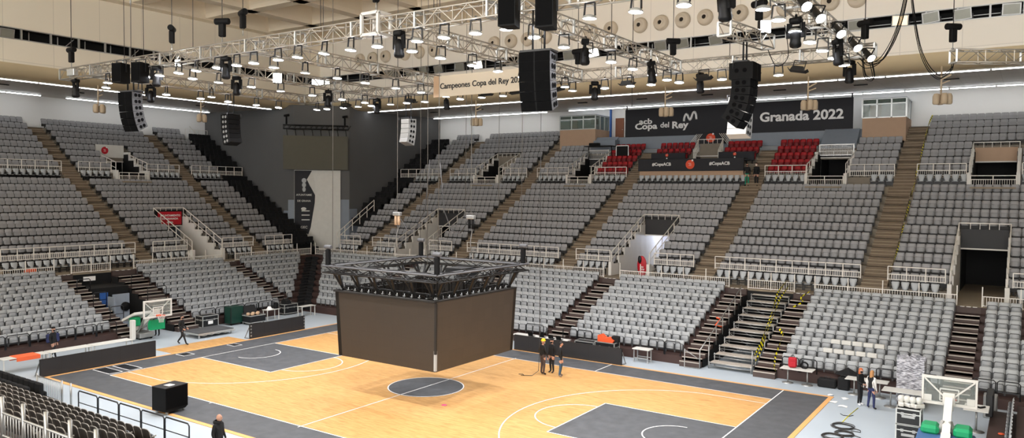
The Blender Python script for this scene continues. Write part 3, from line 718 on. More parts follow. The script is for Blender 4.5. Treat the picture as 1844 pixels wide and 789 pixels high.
rail_run('walkway_railing', LEFT, cut(-13, 19.2, [(-2.64,-1.55),(1.1,2.78),(10.04,11.28)]), 19.42, 3.45, 1.05, 'white post railing along the edge above end stand folding seats', 'railings at the lower walkway edge', mid=False, post=1.6)
rail_run('row_railing', FAR, cut(-28.3, 26.5, F_AIS+[(a-.25,b+.25) for a, b in F_VOM]), 21.16, 4.36, .8, 'white railing behind the far walkway seats', 'railings behind the lower walkway seats', bal=.36)
rail_run('row_railing', LEFT, cut(-13, 18.5, L_AIS+[(a-.25,b+.25) for a, b in L_VOM]), 21.16, 4.4, .8, 'white railing behind the end stand walkway seats', 'railings behind the lower walkway seats', bal=.36)
rail_run('row_railing', FAR, cut(-30.5, 26.5, F_UAIS+[(-20.8,-17.7),(-10.6,-8.0),(-4.9,5.3),(9.6,12.6),(19.8,22.9)]), 31.62, 10.55, .85, 'white railing behind the far upper walkway seats', 'railings behind the upper walkway seats', bal=.4)
rail_run('row_railing', LEFT, cut(-13, 21, L_UAIS+[(7.8,11)]), 31.62, 10.55, .85, 'white railing behind the end stand upper walkway seats', 'railings behind the upper walkway seats', bal=.4)
rail_run('hatch_railing', FAR, [(-20.5,-18),(-10.3,-8.2),(9.8,12.3),(20.1,22.6)], 30.9, 9.82, .75, 'low white railing across the foot of far upper hatches', 'railings in front of the upper hatches', bal=.5)
rail_run('hatch_railing', LEFT, [(8.1,10.7)], 30.9, 9.82, .75, 'low white railing under the white board of the end stand', 'railings in front of the upper hatches', bal=.5)
rail_run('hatch_railing', FAR, [(2.1,4.9),(-5.3,-4.0)], 30.9, 9.82, .95, 'white gate railing at the upper walkway by the hashtag boards', 'railings in front of the upper hatches', bal=.6) if False else None
def tunnel(st, u0, u1, side, label, back, panel='dark_panel', floor_z=3.45, rows=6, vf=20.75, T=MID, top=7.25, pb=6.1, lite=False, pmat=None, deep=5, r0=1):
    """stair-profiled white side walls, panel over the opening, corridor behind"""
    WW = []; vb = T[rows][0]+.4
    for u, s in ((u0,1),(u1,-1)):
        w = MB(); WW.append(w)
        a, b = sorted((u, u-s*.22))
        if r0 == 1: slab(w, st, a, b, vf-.1, T[1][0]-.5, floor_z-.02, floor_z+.95, 0)
        for r in range(r0, rows+1):
            v, z = T[r]; slab(w, st, a, b, v-.5, v+.42, floor_z-.02, z+.3, 0)
        slab(w, st, a, b, vb, vb+deep, floor_z-.02, pb+.1, 0)
    o = tag(link('entrance_tunnel', None), label, 'entrance', 'entrance tunnels of the stands')
    for w in WW: part('side_wall', w, 'white_paint', o)
    d = MB(); slab(d, st, u0, u1, vb+deep-.4, vb+deep-.2, floor_z, pb, 0)  # interior gloom is put into the passage colour, near-black where unlit
    if not lite: slab(d, st, u0, u0+.05, vb+.2, vb+deep-.3, floor_z, pb, 0); slab(d, st, u1-.05, u1, vb+.2, vb+deep-.3, floor_z, pb, 0)
    slab(d, st, u0, u1, vb, vb+deep, pb+.02, pb+.12, 0)
    part('passage', d, back, o)
    if floor_z > 9:                                                  # thin black sheets over the inner side faces of the upper hatches
        for u, s in ((u0,1),(u1,-1)):
            ln = MB(); a, b = sorted((u, u+s*.03))
            for r in range(r0, rows+1): v, z = T[r]; slab(ln, st, a, b, v-.5, v+.42, floor_z, z+.1, 0)
            part('inner_sheet', ln, 'dark', o)
    fl = MB(); slab(fl, st, u0, u1, vf-.8, vb+deep-.3, floor_z-.1, floor_z+.006, 0); part('passage_floor', fl, 'concrete', o)
    p = MB(); slab(p, st, u0, u1, vb-.06, vb+.05, pb, top, 0); part('lintel_panel', p, pmat or panel, o)
    e = MB(); slab(e, st, u0-.1, u1+.1, vb-.12, vb-.07, pb-.08, pb, 0); part('lintel_edge', e, 'white_paint', o)
    r = MB(); zt = top+.36; zf = floor_z+1.65
    for u in (u0-.1, u1+.1):
        A, B = (u, vf+.15, zf), (u, vb-.1, zt)
        r.beam(st(*A), st(*B), .05, .05); r.beam(st(u,vf+.15,zf-.5), st(u,vb-.1,zt-.5), .04, .04)
        for k in range(6):
            t = k/5; v = A[1]+(B[1]-A[1])*t; z = A[2]+(B[2]-A[2])*t; r.beam(st(u,v,z-.95), st(u,v,z), .045, .045)
    r.beam(st(u0-.1,vb-.1,zt), st(u1+.1,vb-.1,zt), .05, .05)
    for k in range(1, 5): u = u0+(u1-u0)*k/5; r.beam(st(u,vb-.1,top), st(u,vb-.1,zt), .03, .03)
    part('handrail', r, 'rail_white', o); return o
tunnel(FAR, -21.0, -18.1, 0, 'white stair-sided entrance tunnel with black panel above the cube, left end of far stand', 'dark')
t = tunnel(FAR, -.75, 1.9, 0, 'white lit entrance tunnel with black panel holding the leaning red disc', 'white_paint', lite=True)
d = MB(); slab(d, FAR, .95, 1.75, 30.6, 30.75, 3.46, 5.7); slab(d, FAR, .0, 1.9, 30.9, 30.92, 5.4, 6.1, 1); part('doorway', d, ['dark','corridor_lit'], t)
sg = MB(); slab(sg, FAR, .15, .7, 30.55, 30.6, 5.0, 5.5, 0); part('wall_sign', sg, 'blue_paint', t)
lp = bpy.data.lights.new('corridor_lamp', 'POINT'); lp.energy = 60; lp.color = (.72,.8,1); lp.shadow_soft_size = .3; o = link('corridor_lamp', lp, None, (.5,28.5,5.7))
tunnel(FAR, 19.95, 22.4, 0, 'dark open entrance tunnel with black panel at the right end of far stand', 'dark')
tunnel(LEFT, 8.5, 11.0, 0, 'grey entrance tunnel under the red sign in the end stand', 'blue_grey', panel='dark')
UT = [(31.3,9.82)]+UPP[1:]
def hatch(st, u0, u1, label, pm, back='dark', top=12.6, pb=11.65): return tunnel(st, u0, u1, 0, label, back, pmat=pm, floor_z=9.82, rows=4, vf=31.1, T=UPP, top=top, pb=pb, deep=3.2)
hatch(FAR, -20.5, -18.0, 'upper hatch with pale panel in the far stand, leftmost of the far hatches', 'concrete_face')
hatch(FAR, -10.3, -8.2, 'dark upper hatch just left of the red guest seats', 'dark_panel')
h = tunnel(FAR, .2, 2.1, 0, 'upper hatch with beige wall between the two red chair groups behind the hashtag boards', 'dark', pmat='concrete_face', floor_z=11.1, rows=4, vf=33.6, T=UPP, top=13.4, pb=12.4, deep=3.2, r0=3)
hatch(FAR, 9.85, 12.3, 'dark upper hatch just right of the red guest seats', 'dark_panel', top=12.2, pb=12.1)
hatch(FAR, 20.1, 22.6, 'upper hatch with beige panel at the right edge of the far stand', 'beige_box')
hatch(LEFT, 8.1, 10.7, 'upper hatch under the white board in the end stand', 'concrete_face', top=12.1)
# slat balustrade and grey covers beside the guest block
for u0, u1, lb in ((9.85,12.3,'grey slatted balustrade over the hatch right of the red seats'),(-10.3,-8.2,'grey slatted balustrade over the hatch left of the red seats')):
    a = MB(); b = MB(); y = 34.7
    for z in (12.25, 13.05): a.beam((u0,y,z),(u1,y,z),.06,.06)
    for x in (u0,u1): a.beam((x,y,12.2),(x,y,13.1),.06,.06)
    q = u0+.08
    while q < u1: b.beam((q,y,12.25),(q,y,13.05),.03,.03); q += .11
    o = thing('balustrade', a, 'alu', lb, 'railing', group='balustrades over the hatches'); part('slats', b, 'steel', o)
    c_ = MB(); c_.add([(u0,34.8,12.9),(u1+.1,34.8,12.9),(u1+.1,36.4,14.35),(u0,36.4,14.35),(u0,34.8,12.8),(u1+.1,34.8,12.8),(u1+.1,36.4,14.2),(u0,36.4,14.2)], [(0,1,2,3),(7,6,5,4),(0,4,5,1),(1,5,6,2),(2,6,7,3),(3,7,4,0)])
    thing('stair_cover', c_, 'blue_grey', lb.replace('slatted balustrade over', 'sloping cover behind the balustrade of'), 'cover', group='sloping covers beside the guest block')
# red roundel with its small white crest lines
def roundel(parent, st_pt, r, ry, face, mats=('logo_orange','lettering_white')):
    """flat round emblem: disc, small white cap at top right, two white script strokes"""
    m = MB(); n = 28; X, Y, N = face
    def P(a, b, d): return tuple(Vector(st_pt)+X*a+Y*b+N*d)
    m.add([P(r*math.cos(2*PI*k/n), ry*math.sin(2*PI*k/n), .012) for k in range(n)]+[P(0,0,.012)], [(k,(k+1)%n,n) for k in range(n)], 0)
    for (cx, cy, w, h) in ((-.1,.22,.62,.06),(.06,-.02,.55,.06),(-.02,-.26,.6,.06)):
        pts = [(cx-w/2+w*i/8, cy+.05*math.sin(i*1.6)) for i in range(9)]
        for (a, b), (c, d) in zip(pts, pts[1:]): m.add([P(a*r,b*ry,.02),P(c*r,d*ry,.02),P(c*r,(d+h)*ry,.02),P(a*r,(b+h)*ry,.02)], [(0,1,2,3)], 1)
    cap = [(.3,.86),(.38,.62),(.5,.8),(.6,.62),(.72,.9),(.62,1.05),(.42,1.08)]
    m.add([P(a*r,b*ry,.022) for a, b in cap], [tuple(range(len(cap)))], 1)
    return part('emblem', m, list(mats), parent)
FY = (Vector((1,0,0)), Vector((0,0,1)), Vector((0,-1,0))); FX = (Vector((0,1,0)), Vector((0,0,1)), Vector((1,0,0)))
RY, RX = (PI/2,0,0), (PI/2,0,PI/2)
# large black banner over the guest block
m = MB(); m.box(-7.45, 11.86, 36.42, 36.5, 14.28, 16.78); m.box(-7.4, -7.3, 36.5, 36.6, 14.3, 17.1); m.box(11.7, 11.8, 36.5, 36.6, 14.3, 17.1)
o = thing('wall_banner', m, 'banner_black', 'long black banner with white event lettering behind the red seats', 'banner')
text('acb', o, (-5.43,36.41,15.62), RY, 1.25, 'lettering_white', bold=.025, height=.5)
text('Copa', o, (-5.4,36.41,15.18), RY, 2.15, 'lettering_white', bold=.03, height=.72)
text('del', o, (-3.6,36.41,15.24), RY, .82, 'lettering_white', bold=.02, height=.48)
text('Rey', o, (-2.2,36.41,15.18), RY, 1.5, 'lettering_white', bold=.035, height=.8)
lg = MB(); K_ = [(-1.83,15.5),(-1.8,15.8),(-1.66,16.1),(-1.5,16.02),(-1.4,15.75),(-1.28,15.62),(-1.16,15.8),(-1.04,16.15),(-.88,16.26),(-.76,16.05),(-.71,15.66)]; P_ = []   # rounded rising M emblem
for i in range(len(K_)-1):
    for t in (0,.25,.5,.75):
        a, b, c, d = [np.array(K_[min(max(i+j,0),len(K_)-1)]) for j in (-1,0,1,2)]; q = .5*(2*b+(c-a)*t+(2*a-5*b+4*c-d)*t*t+(3*b-a-3*c+d)*t**3); P_.append((q[0],36.42,q[1]))
lg.path(P_+[(-.71,36.42,15.62)], .10, 8); part('emblem', lg, 'lettering_white', o)
text('Granada 2022', o, (7.95,36.41,15.5), RY, 6.45, 'lettering_white', bold=.03, height=.8)
# wall pieces behind the guest block, grey plinth, tan boards
m = MB(); m.box(-8.2, 12.5, 36.5, 36.62, 13.2, 14.3); m.box(-10.2, -8.0, 35.5, 36.4, 12.4, 14.0); struct('wall_guest', m, 'blue_grey')
m = MB(); m.box(-3.75, 5.2, 31.62, 33.3, 9.82, 11.05); thing('press_platform', m, 'beige_box', 'beige plinth under the front hashtag board', 'platform')
m = MB(); m.bev(-3.83, 5.0, 31.5, 31.62, 11.03, 12.02, .015); m.box(-3.83, 5.0, 31.62, 32.6, 11.98, 12.02)
o = thing('sponsor_board', m, 'banner_black', 'wide front dark board with two white hashtags and a round orange emblem', 'board')
text('#CopaACB', o, (-1.75,31.49,11.58), RY, 1.65, 'lettering_white', bold=.03); text('#CopaACB', o, (3.1,31.49,11.6), RY, 1.65, 'lettering_white', bold=.03)
roundel(o, (.7,31.49,11.55), .37, .37, FY)
for x0, x1, lb in ((-3.5,-.45,'small dark back board above the left hashtag'),(2.35,5.25,'small dark back board above the right hashtag')):
    m = MB(); m.bev(x0, x1, 33.35, 33.45, 11.9, 12.6, .015); m.box(x0, x1, 33.45, 34.0, 12.55, 12.6)
    for x in (x0+.2, x1-.2): m.beam((x,33.6,10.6),(x,33.6,12.5),.05,.05)
    o = thing('sponsor_board', m, 'banner_black', lb, 'board', group='back boards of the press desk'); roundel(o, ((x0+x1)/2-.1,33.345,12.42), .13, .12, FY)
    b = MB(); b.lathe([(.06,-.01),(.06,.01)], 10, 0, ((x0+x1)/2-.1,33.34,12.15), 'Y'); part('badge', b, 'lettering_white', o)
m = MB(); m.bev(-.5, 2.05, 36.0, 36.1, 13.45, 14.4, .01); o = thing('sponsor_board', m, 'banner_black', 'dark board with orange emblem above the middle guest hatch', 'board'); roundel(o, (.75,35.99,13.95), .4, .38, FY)
m = MB()
for s, x in ((1,-.5),(-1,2.05)):
    for k in range(4): m.beam((x-s*.75+s*.16*k,35.9,13.3+.0*k),(x+s*.05+s*.16*k,35.9,14.3),.03,.03)
thing('crossed_railings', m, 'rail_white', 'white slanting rails on both sides of the orange emblem board', 'railing')
m = MB(); m.box(.72-.14,.72+.14,35.12,35.15,13.0,13.35); m.box(.72-.14,.72+.14,35.12,35.15,12.55,12.8)
thing('door_notice', m, 'paper', 'two white notices under the orange emblem board', 'notice')
# framed monitor among the left red seats, its desk
m = MB(); m.bev(-7.1,-5.95,34.0,34.12,12.2,13.35,.02); o = thing('monitor', m, 'black_plastic', 'framed monitor standing among the left red seats', 'monitor')
m = MB()
for a, b_, c_, d in ((-7.15,-5.9,13.33,13.4),(-7.15,-5.9,12.15,12.22),(-7.15,-7.08,12.15,13.4),(-5.97,-5.9,12.15,13.4)): m.box(a,b_,33.97,34.0,c_,d)
part('frame', m, 'alu', o)
# glazed commentary booths
def booth(x0, x1, y0, zb, zs, zt, label):
    m = MB(); m.box(x0, x1, y0, WY, zb, zs); o = thing('commentary_booth', m, 'beige_box', label, 'booth')
    fr = MB()
    for k in range(4): x = x0+(x1-x0)*k/3; fr.box(x-.05, x+.05, y0-.04, y0+.06, zs, zt)
    for z in (zs, (zs*.3+zt*.7), zt-.06): fr.box(x0, x1, y0-.04, y0+.06, z, z+.07)
    fr.box(x1-.05,x1+.04,y0,WY,zt-.08,zt); fr.box(x1-.05,x1+.04,WY-1.1,WY-1.0,zs,zt); fr.box(x1-.05,x1+.04,y0+.9,y0+1.0,zs,zt)
    part('window_frame', fr, 'alu', o)
    g = MB(); g.box(x0+.03, x1-.03, y0+.0, y0+.012, zs+.06, zt-.03); g.box(x1-.03, x1-.02, y0+.05, WY-.1, zs+.06, zt-.06); part('window_glass', g, 'booth_glass', o)
    i = MB(); i.box(x0,x1,WY-.5,WY-.4,zs,zt,0); i.box(x0,x1,y0,WY,zt-.03,zt+.05,0); i.box(x0+.3,x0+1.1,y0+1.4,y0+1.5,zs,zt-.2,1); i.box(x1-1.0,x1-.3,y0+1.0,y0+1.2,zt-.8,zt-.3,2); i.box(x0,x0+.05,y0,WY,zs,zt,0)
    part('interior', i, ['blue_grey','wood_brown','black_plastic'], o); return o
b_ = booth(12.6, 15.6, 36.0, 13.3, 15.05, 16.5, 'glass-topped commentary booth right of the black banner')
m = MB(); m.add([(14.2+.12*math.cos(2*PI*k/12),35.985,14.45+.12*math.sin(2*PI*k/12)) for k in range(12)], [tuple(range(12))[::-1]]) 
booth(-14.1, -10.3, 36.0, 13.3, 15.12, 16.45, 'glass-topped commentary booth left of the black banner')
m = MB(); m.box(-9.6,-8.75,38.75,38.88,14.2,16.3); d_ = thing('booth_door', m, 'wood_brown', 'brown wooden door by the left commentary booth', 'door')
m = MB(); m.lathe([(.03,0),(.03,.06)],8,0,(-8.85,38.7,15.2),'Y'); part('handle', m, 'steel', d_)
m = MB(); m.box(-9.95,-9.8,38.2,38.4,14.3,17.1); thing('blue_post', m, 'blue_paint', 'blue steel post beside the brown door', 'post')
m = MB(); m.box(-8.3,-7.6,38.84,38.88,15.0,16.0); thing('wall_cabinet', m, 'cream', 'pale wall cabinet between brown door and black banner', 'cabinet')
m = MB(); m.box(-10.3,-7.6,33.9,34.9,13.35,13.42); [m.beam((x,34.4,12.2),(x,34.4,13.35),.06,.06) for x in (-10.1,-7.8)]; m.bev(-10.0,-9.0,34.2,34.6,13.42,13.7,.04)
thing('control_desk', m, 'black_plastic', 'black camera control desk below the left commentary booth', 'desk')
# signs of the end stand
m = MB(); m.bev(-36.76,-36.68,8.65,10.95,6.1,7.36,.01); o = thing('red_sign', m, 'dark', 'red council sign in a dark frame over the end stand tunnel', 'sign')
m = MB(); m.box(-36.68,-36.665,8.73,10.87,6.18,7.28); part('face', m, 'sign_red', o)
text('AYUNTAMIENTO', o, (-36.66,9.85,6.95), RX, 1.8, 'lettering_white', bold=.015); text('DE GRANADA', o, (-36.66,9.82,6.68), RX, 1.45, 'lettering_white', bold=.015)
text('GOZEA', o, (-36.66,9.8,6.38), RX, .58, 'lettering_white', bold=.03, height=.13)
m = MB(); m.bev(-45.45,-45.33,8.15,10.7,11.95,13.1,.01); o = thing('white_board', m, 'sign_white', 'white board with a red round emblem at the end stand upper hatch', 'sign')
roundel(o, (-45.32,8.95,12.58), .32, .33, FX, ('sign_red','lettering_white'))
# torn banner on the corner wall
m = MB(); chbox(m, .08, 4.38, .06, .14, 3.44, 11.1); o = thing('banner_panel', m, 'sign_white', 'tall off-white panel with a half-torn black banner on the corner wall', 'banner')
m = MB(); tw = 1.75
out = [(.1,11.05),(1.72,11.05),(1.25,10.2),(1.55,9.55),(2.02,8.9),(1.98,8.0),(1.8,6.9),(1.6,5.6),(1.38,4.95),(1.1,5.1),(.1,5.25)]
m.add([chamfer(t,.16,z) for t, z in out]+[chamfer(t,.145,z) for t, z in out], [tuple(range(11)), tuple(range(11,22))[::-1]]+[(k,(k+1)%11,11+(k+1)%11,11+k) for k in range(11)])
part('black_sheet', m, 'banner_black', o)
m = MB(); m.add([chamfer(1.72,.17,11.05),chamfer(1.25,.30,10.2),chamfer(1.6,.22,9.5),chamfer(2.02,.2,8.7),chamfer(1.98,.17,9.9)], [(0,1,2,3,4)]); m.add([chamfer(1.72,.16,11.05),chamfer(1.25,.28,10.2),chamfer(1.6,.2,9.5),chamfer(2.02,.18,8.7),chamfer(1.98,.16,9.9)], [(4,3,2,1,0)])
part('peeled_flap', m, 'sign_white', o)
RC = (PI/2,0,math.atan2((P2-P1).y,(P2-P1).x))
for s_, z, w_ in (('AYUNTAMIE',8.72,1.45),('DE GRANA',8.15,1.25),('GEC',5.62,.62)): text(s_, o, chamfer(.98,.175,z), RC, w_, 'sign_white', bold=.012)
m = MB()
for z, w_, h_ in ((7.4,.5,.3),):
    if w_: m.add([chamfer(.95+w_*math.cos(2*PI*k/10)*.5,.172,z+h_*math.sin(2*PI*k/10)*.5) for k in range(10)], [tuple(range(10))])
for z in (7.15,6.75,6.3):
    q = MB(); q.add([chamfer(t,.172,zz) for t, zz in ((.75,z),(1.5,z),(1.5,z+.09),(.75,z+.09))], [(0,1,2,3)]); part('logo_line', q, 'sign_white', o)
part('logo', m, 'sign_white', o); m = MB()
for k in range(3): m.add([chamfer(.98+(.22-.03*k)*math.cos(2*PI*j/12),.172,10.1-.42*k+.24*math.sin(2*PI*j/12)) for j in range(12)], [tuple(range(12))])
part('crest', m, 'seat_light', o)
m = MB(); chbox(m, -.9, 5.1, .55, .62, 11.15, 14.35); thing('backdrop_screen', m, 'olive_screen', 'flat olive-grey screen hanging above the torn banner', 'screen')
m = MB()
for z in (15.0,15.35):
    for o_ in (.3,.7): m.bar(chamfer(-.9,o_,z), chamfer(5.1,o_,z), .05, 6)
for k in range(13): t = -.9+.5*k; m.bar(chamfer(t,.3,15.0),chamfer(t+.25,.7,15.35),.025,4); m.bar(chamfer(t,.3,15.35),chamfer(t,.3,15.0),.025,4)
o = thing('black_truss', m, 'truss_black', 'black truss bar with hanging arms above the olive screen', 'truss')
for k in range(8): a = MB(); t = -.6+.78*k; a.bar(chamfer(t,.5,15.0),chamfer(t+.1,.6,14.35),.04,5); part('drop_arm', a, 'truss_black', o)
for t in (-.6,4.8):
    a = MB(); a.bar(chamfer(t,.5,15.4),chamfer(t,.5,16.2),.09,8); a.bar(chamfer(t-.2,.5,16.2),chamfer(t+.25,.7,16.25),.12,8); part('hoist_motor', a, 'black_plastic', o)
# corner handrail of the far stand, gates at the corner
m = MB()
for z in (0,-.45): m.beam((-28.4,20.9,5.35+z),(-28.4,25.6,8.3+z),.05,.05)
for k in range(6): t = k/5; m.beam((-28.4,20.9+4.7*t,4.3+2.95*t),(-28.4,20.9+4.7*t,5.35+2.95*t),.05,.05)
thing('stair_handrail', m, 'rail_white', 'sloping white handrail at the left end of the far stand', 'railing')
m = MB(); m.beam((-48.2,19.2,15.6),(-48.2,20.9,14.0),.05,.05); m.beam((-48.2,20.9,14.9),(-48.2,20.9,13.9),.05,.05)
for z in (14.0,14.9): m.beam((-48.3,18.8,z+.4),(-48.3,21.3,z+.4),.04,.04)
for k in range(6): m.beam((-48.3,18.8+.5*k,14.4),(-48.3,18.8+.5*k,15.3),.03,.03)
thing('top_railing', m, 'rail_white', 'small white railing at the top corner of the end stand', 'railing')
# leaning red disc in the lit tunnel
m = MB(); m.lathe([(.0,-.03),(.62,-.03),(.66,0),(.62,.03),(.0,.03)], 28, 0, (0,0,0), 'Y', cap=False)
o = thing('logo_disc', m, 'sign_red', 'red round sign disc leaning in the lit entrance tunnel', 'sign', (1.15,21.6,4.15)); o.rotation_euler = (.06,0,0); o.scale = (.55,1,1.1)
m = MB(); m.lathe([(.0,-.04),(.25,-.04),(.25,-.032),(0,-.032)], 14, 0, (-.28,0,.42), 'Y'); part('black_spot', m, 'decal_black', o)
m = MB()
for k, z in enumerate((-.05,-.2,-.35)): m.path([(-.25+.06*i+.1*(k==1),-.04,z+.05*math.sin(i*1.7)) for i in range(9)], .03, 5)
part('script', m, 'lettering_white', o)
# banner hung under the slot windows
m = MB(); m.box(-2.9,4.0,3.9,3.92,14.2,15.3); o = thing('cloth_banner', m, 'cream', 'long cream cloth banner with dark lettering hung between two cross trusses', 'banner')
m = MB(); m.box(-2.9,-2.5,3.885,3.9,14.2,15.3); part('orange_edge', m, 'tan', o)
text('Campeones Copa del Rey 2022', o, (.2,3.88,14.74), RY, 5.3, 'decal_black', bold=.012)
# round ventilation nozzles on the far upper wall
for g, (xs, n) in enumerate(((-29.6,5),(-21.9,4),(-13.4,5),(-2.46,8),(12.38,4))):
    pass
xs = [-29.6+1.65*k for k in range(3)]+[-23.9,-22.2,-20.5]+[-14.0,-12.3,-10.7,-9.0,-4.9,-3.2]+[-.81+1.65*k for k in range(4)]+[6.6,8.2,9.6,11.0,12.4,14.0]
for k, x in enumerate(xs):
    if k == 0:
        m = MB(); m.lathe([(.56,0),(.58,.06),(.5,.3),(.42,.34),(.30,.34),(.27,.42),(.17,.42),(.14,.3)], 20, 0, (0,0,0), 'Y', cap=False)
        for i, v_ in enumerate(m.v): m.v[i] = (v_[0], -v_[1], v_[2])
        vent = thing('air_nozzle', m, 'cream', 'round cream air nozzle on the upper far wall, first from left', 'vent', (x,24.98,21.59), 0, 'air nozzles of the upper wall')
        d = MB(); d.lathe([(0,-.33),(.15,-.33),(.15,-.30),(0,-.30)], 12, 0, (0,0,0), 'Y'); part('opening', d, 'cone_dark', vent)
    else: copy_tree(vent, (x,24.98,21.59), 0, f'round cream air nozzle on the upper far wall, {nth(k+1)} from left')
# floodlights in the slot windows
FL = [(-25.6,0),(-23.3,0),(-21.65,0),(-19.96,0),(-17.55,0),(-15.6,2),(-8.45,0),(-6.8,0),(-4.6,2),(.86,0),(2.52,0),(4.95,0),(13.98,0),(16.5,1),(18.13,0),(19.78,0),(22.2,0)]
proto = {}
for k, (x, on_) in enumerate(FL):
    lb = ('brightly lit hall floodlight' if on_ == 2 else 'dimly glowing hall floodlight' if on_ else 'dark hall floodlight')+f' in the far slot window, {nth(k+1)} from left'
    tilt = random.uniform(-.12,.12)
    if on_ not in proto:
        m = MB(); m.prism([(-.46,-.32),(.46,-.32),(.46,.32),(-.46,.32)], -.28, -.14, 'Y'); m.prism([(-.3,-.2),(.3,-.2),(.3,.2),(-.3,.2)], -.14, .25, 'Y')
        o = thing('floodlight', m, 'steel', lb, 'floodlight', (x,25.05,19.98), 0, 'floodlights in the far slot windows')
        g_ = MB(); g_.box(-.40,.40,-.295,-.282,-.27,.27); part('lens', g_, ('flood_glass','flood_warm','flood_lit')[on_], o)
        y_ = MB(); y_.beam((-.5,-.05,-.05),(-.5,-.05,-.45),.04,.06); y_.beam((.5,-.05,-.05),(.5,-.05,-.45),.04,.06); y_.beam((-.5,-.05,-.43),(.5,-.05,-.43),.06,.04); part('yoke', y_, 'black_metal', o)
        o.rotation_euler = (.28,tilt,0); proto[on_] = o
    else: copy_tree(proto[on_], (x,25.05,19.98), 0, lb, rot=(.28,tilt,0))
c_ = copy_tree(proto[0], (XW-.1,-3.1,19.85), 0, 'hall floodlight in the slot window at the left edge of the photo', 'floodlight in the end slot window', rot=(.2,0,PI/2))
# fluorescent tubes on the soffit
def tubes(pts, lab, grp):
    for k in range(len(pts)-1):
        p, q = Vector(pts[k]), Vector(pts[k+1]); d = (q-p).normalized()
        m = MB(); m.beam(p+d*.06, q-d*.06, .10, .05); o = thing('fluorescent_tube', m, 'tube_lit', f'{lab}, {nth(k+1)} from the corner', 'tube light', group=grp)
        c_ = MB(); c_.beam(p+Vector((0,0,.045)), q+Vector((0,0,.045)), .16, .04); part('fitting', c_, 'alu', o)
def seq(a, b, step, f): n = round(abs(b-a)/step); return [f(a+(b-a)*i/n) for i in range(n+1)]
tubes(seq(-31.2,27,2.9,lambda x:(x,27.55,16.93)), 'lit tube of the far inner row', 'fluorescent tubes of the soffit')
tubes(seq(-31.0,-16.4,2.9,lambda x:(x,37.4,17.1)), 'lit tube of the far outer row, left run', 'fluorescent tubes of the soffit')
tubes(seq(-14.0,27,2.9,lambda x:(x,37.4,17.1)), 'lit tube of the far outer row, right run', 'fluorescent tubes of the soffit')
tubes(seq(20.9,-12,2.9,lambda y:(-37.45,y,16.93)), 'lit tube of the end stand inner row', 'fluorescent tubes of the soffit')
tubes(seq(20.9,6.6,2.9,lambda y:(-47.3,y,17.1)), 'lit tube of the end stand outer row, right run', 'fluorescent tubes of the soffit')
tubes(seq(4.6,-12,2.9,lambda y:(-47.3,y,17.1)), 'lit tube of the end stand outer row, left run', 'fluorescent tubes of the soffit')
# soffit slots (dark air grilles)
m = MB()
for k in range(9): x = -26+5.6*k; m.box(x-.45,x+.45,31.4,31.6,17.0,17.05)
for k in range(5): y = 16-5.6*k; m.box(-41.6,-41.4,y-.45,y+.45,17.0,17.06)
struct('trim_3', m, 'dark')
# beige loudspeaker clusters on poles
def cluster(loc, rz, label, first=[None]):
    if first[0]: return copy_tree(first[0], loc, rz, label)
    m = MB(); m.bar((0,0,2.3),(0,0,.3),.055,8); m.beam((0,0,1.2),(.5,.2,1.5),.05,.08); m.beam((0,0,.95),(.45,.2,1.15),.05,.07)
    o = thing('speaker_cluster', m, 'beige_metal', label, 'loudspeaker', loc, rz, 'beige loudspeaker clusters under the soffit')
    for x, y in ((-.24,-.1),(.2,-.18),(.42,.1),(-.05,.2)):
        h = MB(); h.lathe([(.13,.35),(.2,.2),(.2,-.22),(.15,-.3)], 10, 0, (x,y,0)); part('horn', h, 'beige_metal', o)
    first[0] = o; return o
for (x, y, z, r), lb in zip(((.85,25.9,15.2,0),(-16.6,25.9,15.2,0),(10.95,25.9,15.15,0),(18.7,25.9,15.1,0),(-36.1,3.6,15.3,PI/2),(-36.1,12.4,15.3,PI/2)),
    ('beige speaker cluster on a pole in front of the acb lettering','beige speaker cluster on a pole nearest the corner of the far soffit','beige speaker cluster on a pole in front of the Granada lettering','beige speaker cluster on a pole right of the black banner','beige speaker cluster on a pole at the left end of the end stand soffit','beige speaker cluster on a pole nearest the corner of the end stand soffit')):
    cluster((x,y,z), r, lb)
# ================================================================== LIGHTING RIG
ZT, HT = 15.15, .26                                                   # truss centre height, half size
def truss(p, q, label, group='rig trusses', h=HT, w=.26, name='lighting_truss', mat_='truss', panel=.62, r=.032):
    """square box truss: four chords, lacing on all sides, end frames"""
    p, q = Vector(p), Vector(q); d = (q-p); L = d.length; d.normalize(); a = Vector((-d.y,d.x,0)).normalized(); up = Vector((0,0,1))
    C = [(i*w, j*h) for i, j in ((-1,-1),(1,-1),(1,1),(-1,1))]
    def P(t, c): return p+d*t+a*c[0]+up*c[1]
    m = MB()
    for c in C: m.bar(P(0,c), P(L,c), r, 6)
    n = max(2, round(L/panel)); lc = MB()
    for f in range(4):
        c0, c1 = C[f], C[(f+1) % 4]
        for k in range(n):
            t0, t1 = L*k/n, L*(k+1)/n
            lc.bar(P(t0, c0 if k % 2 else c1), P(t1, c1 if k % 2 else c0), r*.55, 4)
            if k % 2 == 0: lc.bar(P(t0,c0), P(t0,c1), r*.55, 4)
    o = thing(name, m, mat_, label, 'truss', group=group); part('lacing', lc, mat_, o)
    nf = max(1, round(L/3.0))
    for k in range(nf+1):
        e = MB()
        for f in range(4): e.beam(P(L*k/nf,C[f]), P(L*k/nf,C[(f+1) % 4]), .07, .07)
        part('end_frame', e, 'alu', o)
    return o
YN, YF = -7.2, 6.75
XC = [-16.2,-9.3,-3.2,4.35,9.55,17.3]
truss((-18.7,YN,ZT),(18.0,YN,ZT),'near long aluminium truss crossing the top of the photo')
truss((-16.6,YF,ZT),(18.0,YF,ZT),'far long aluminium truss parallel to the far stand')
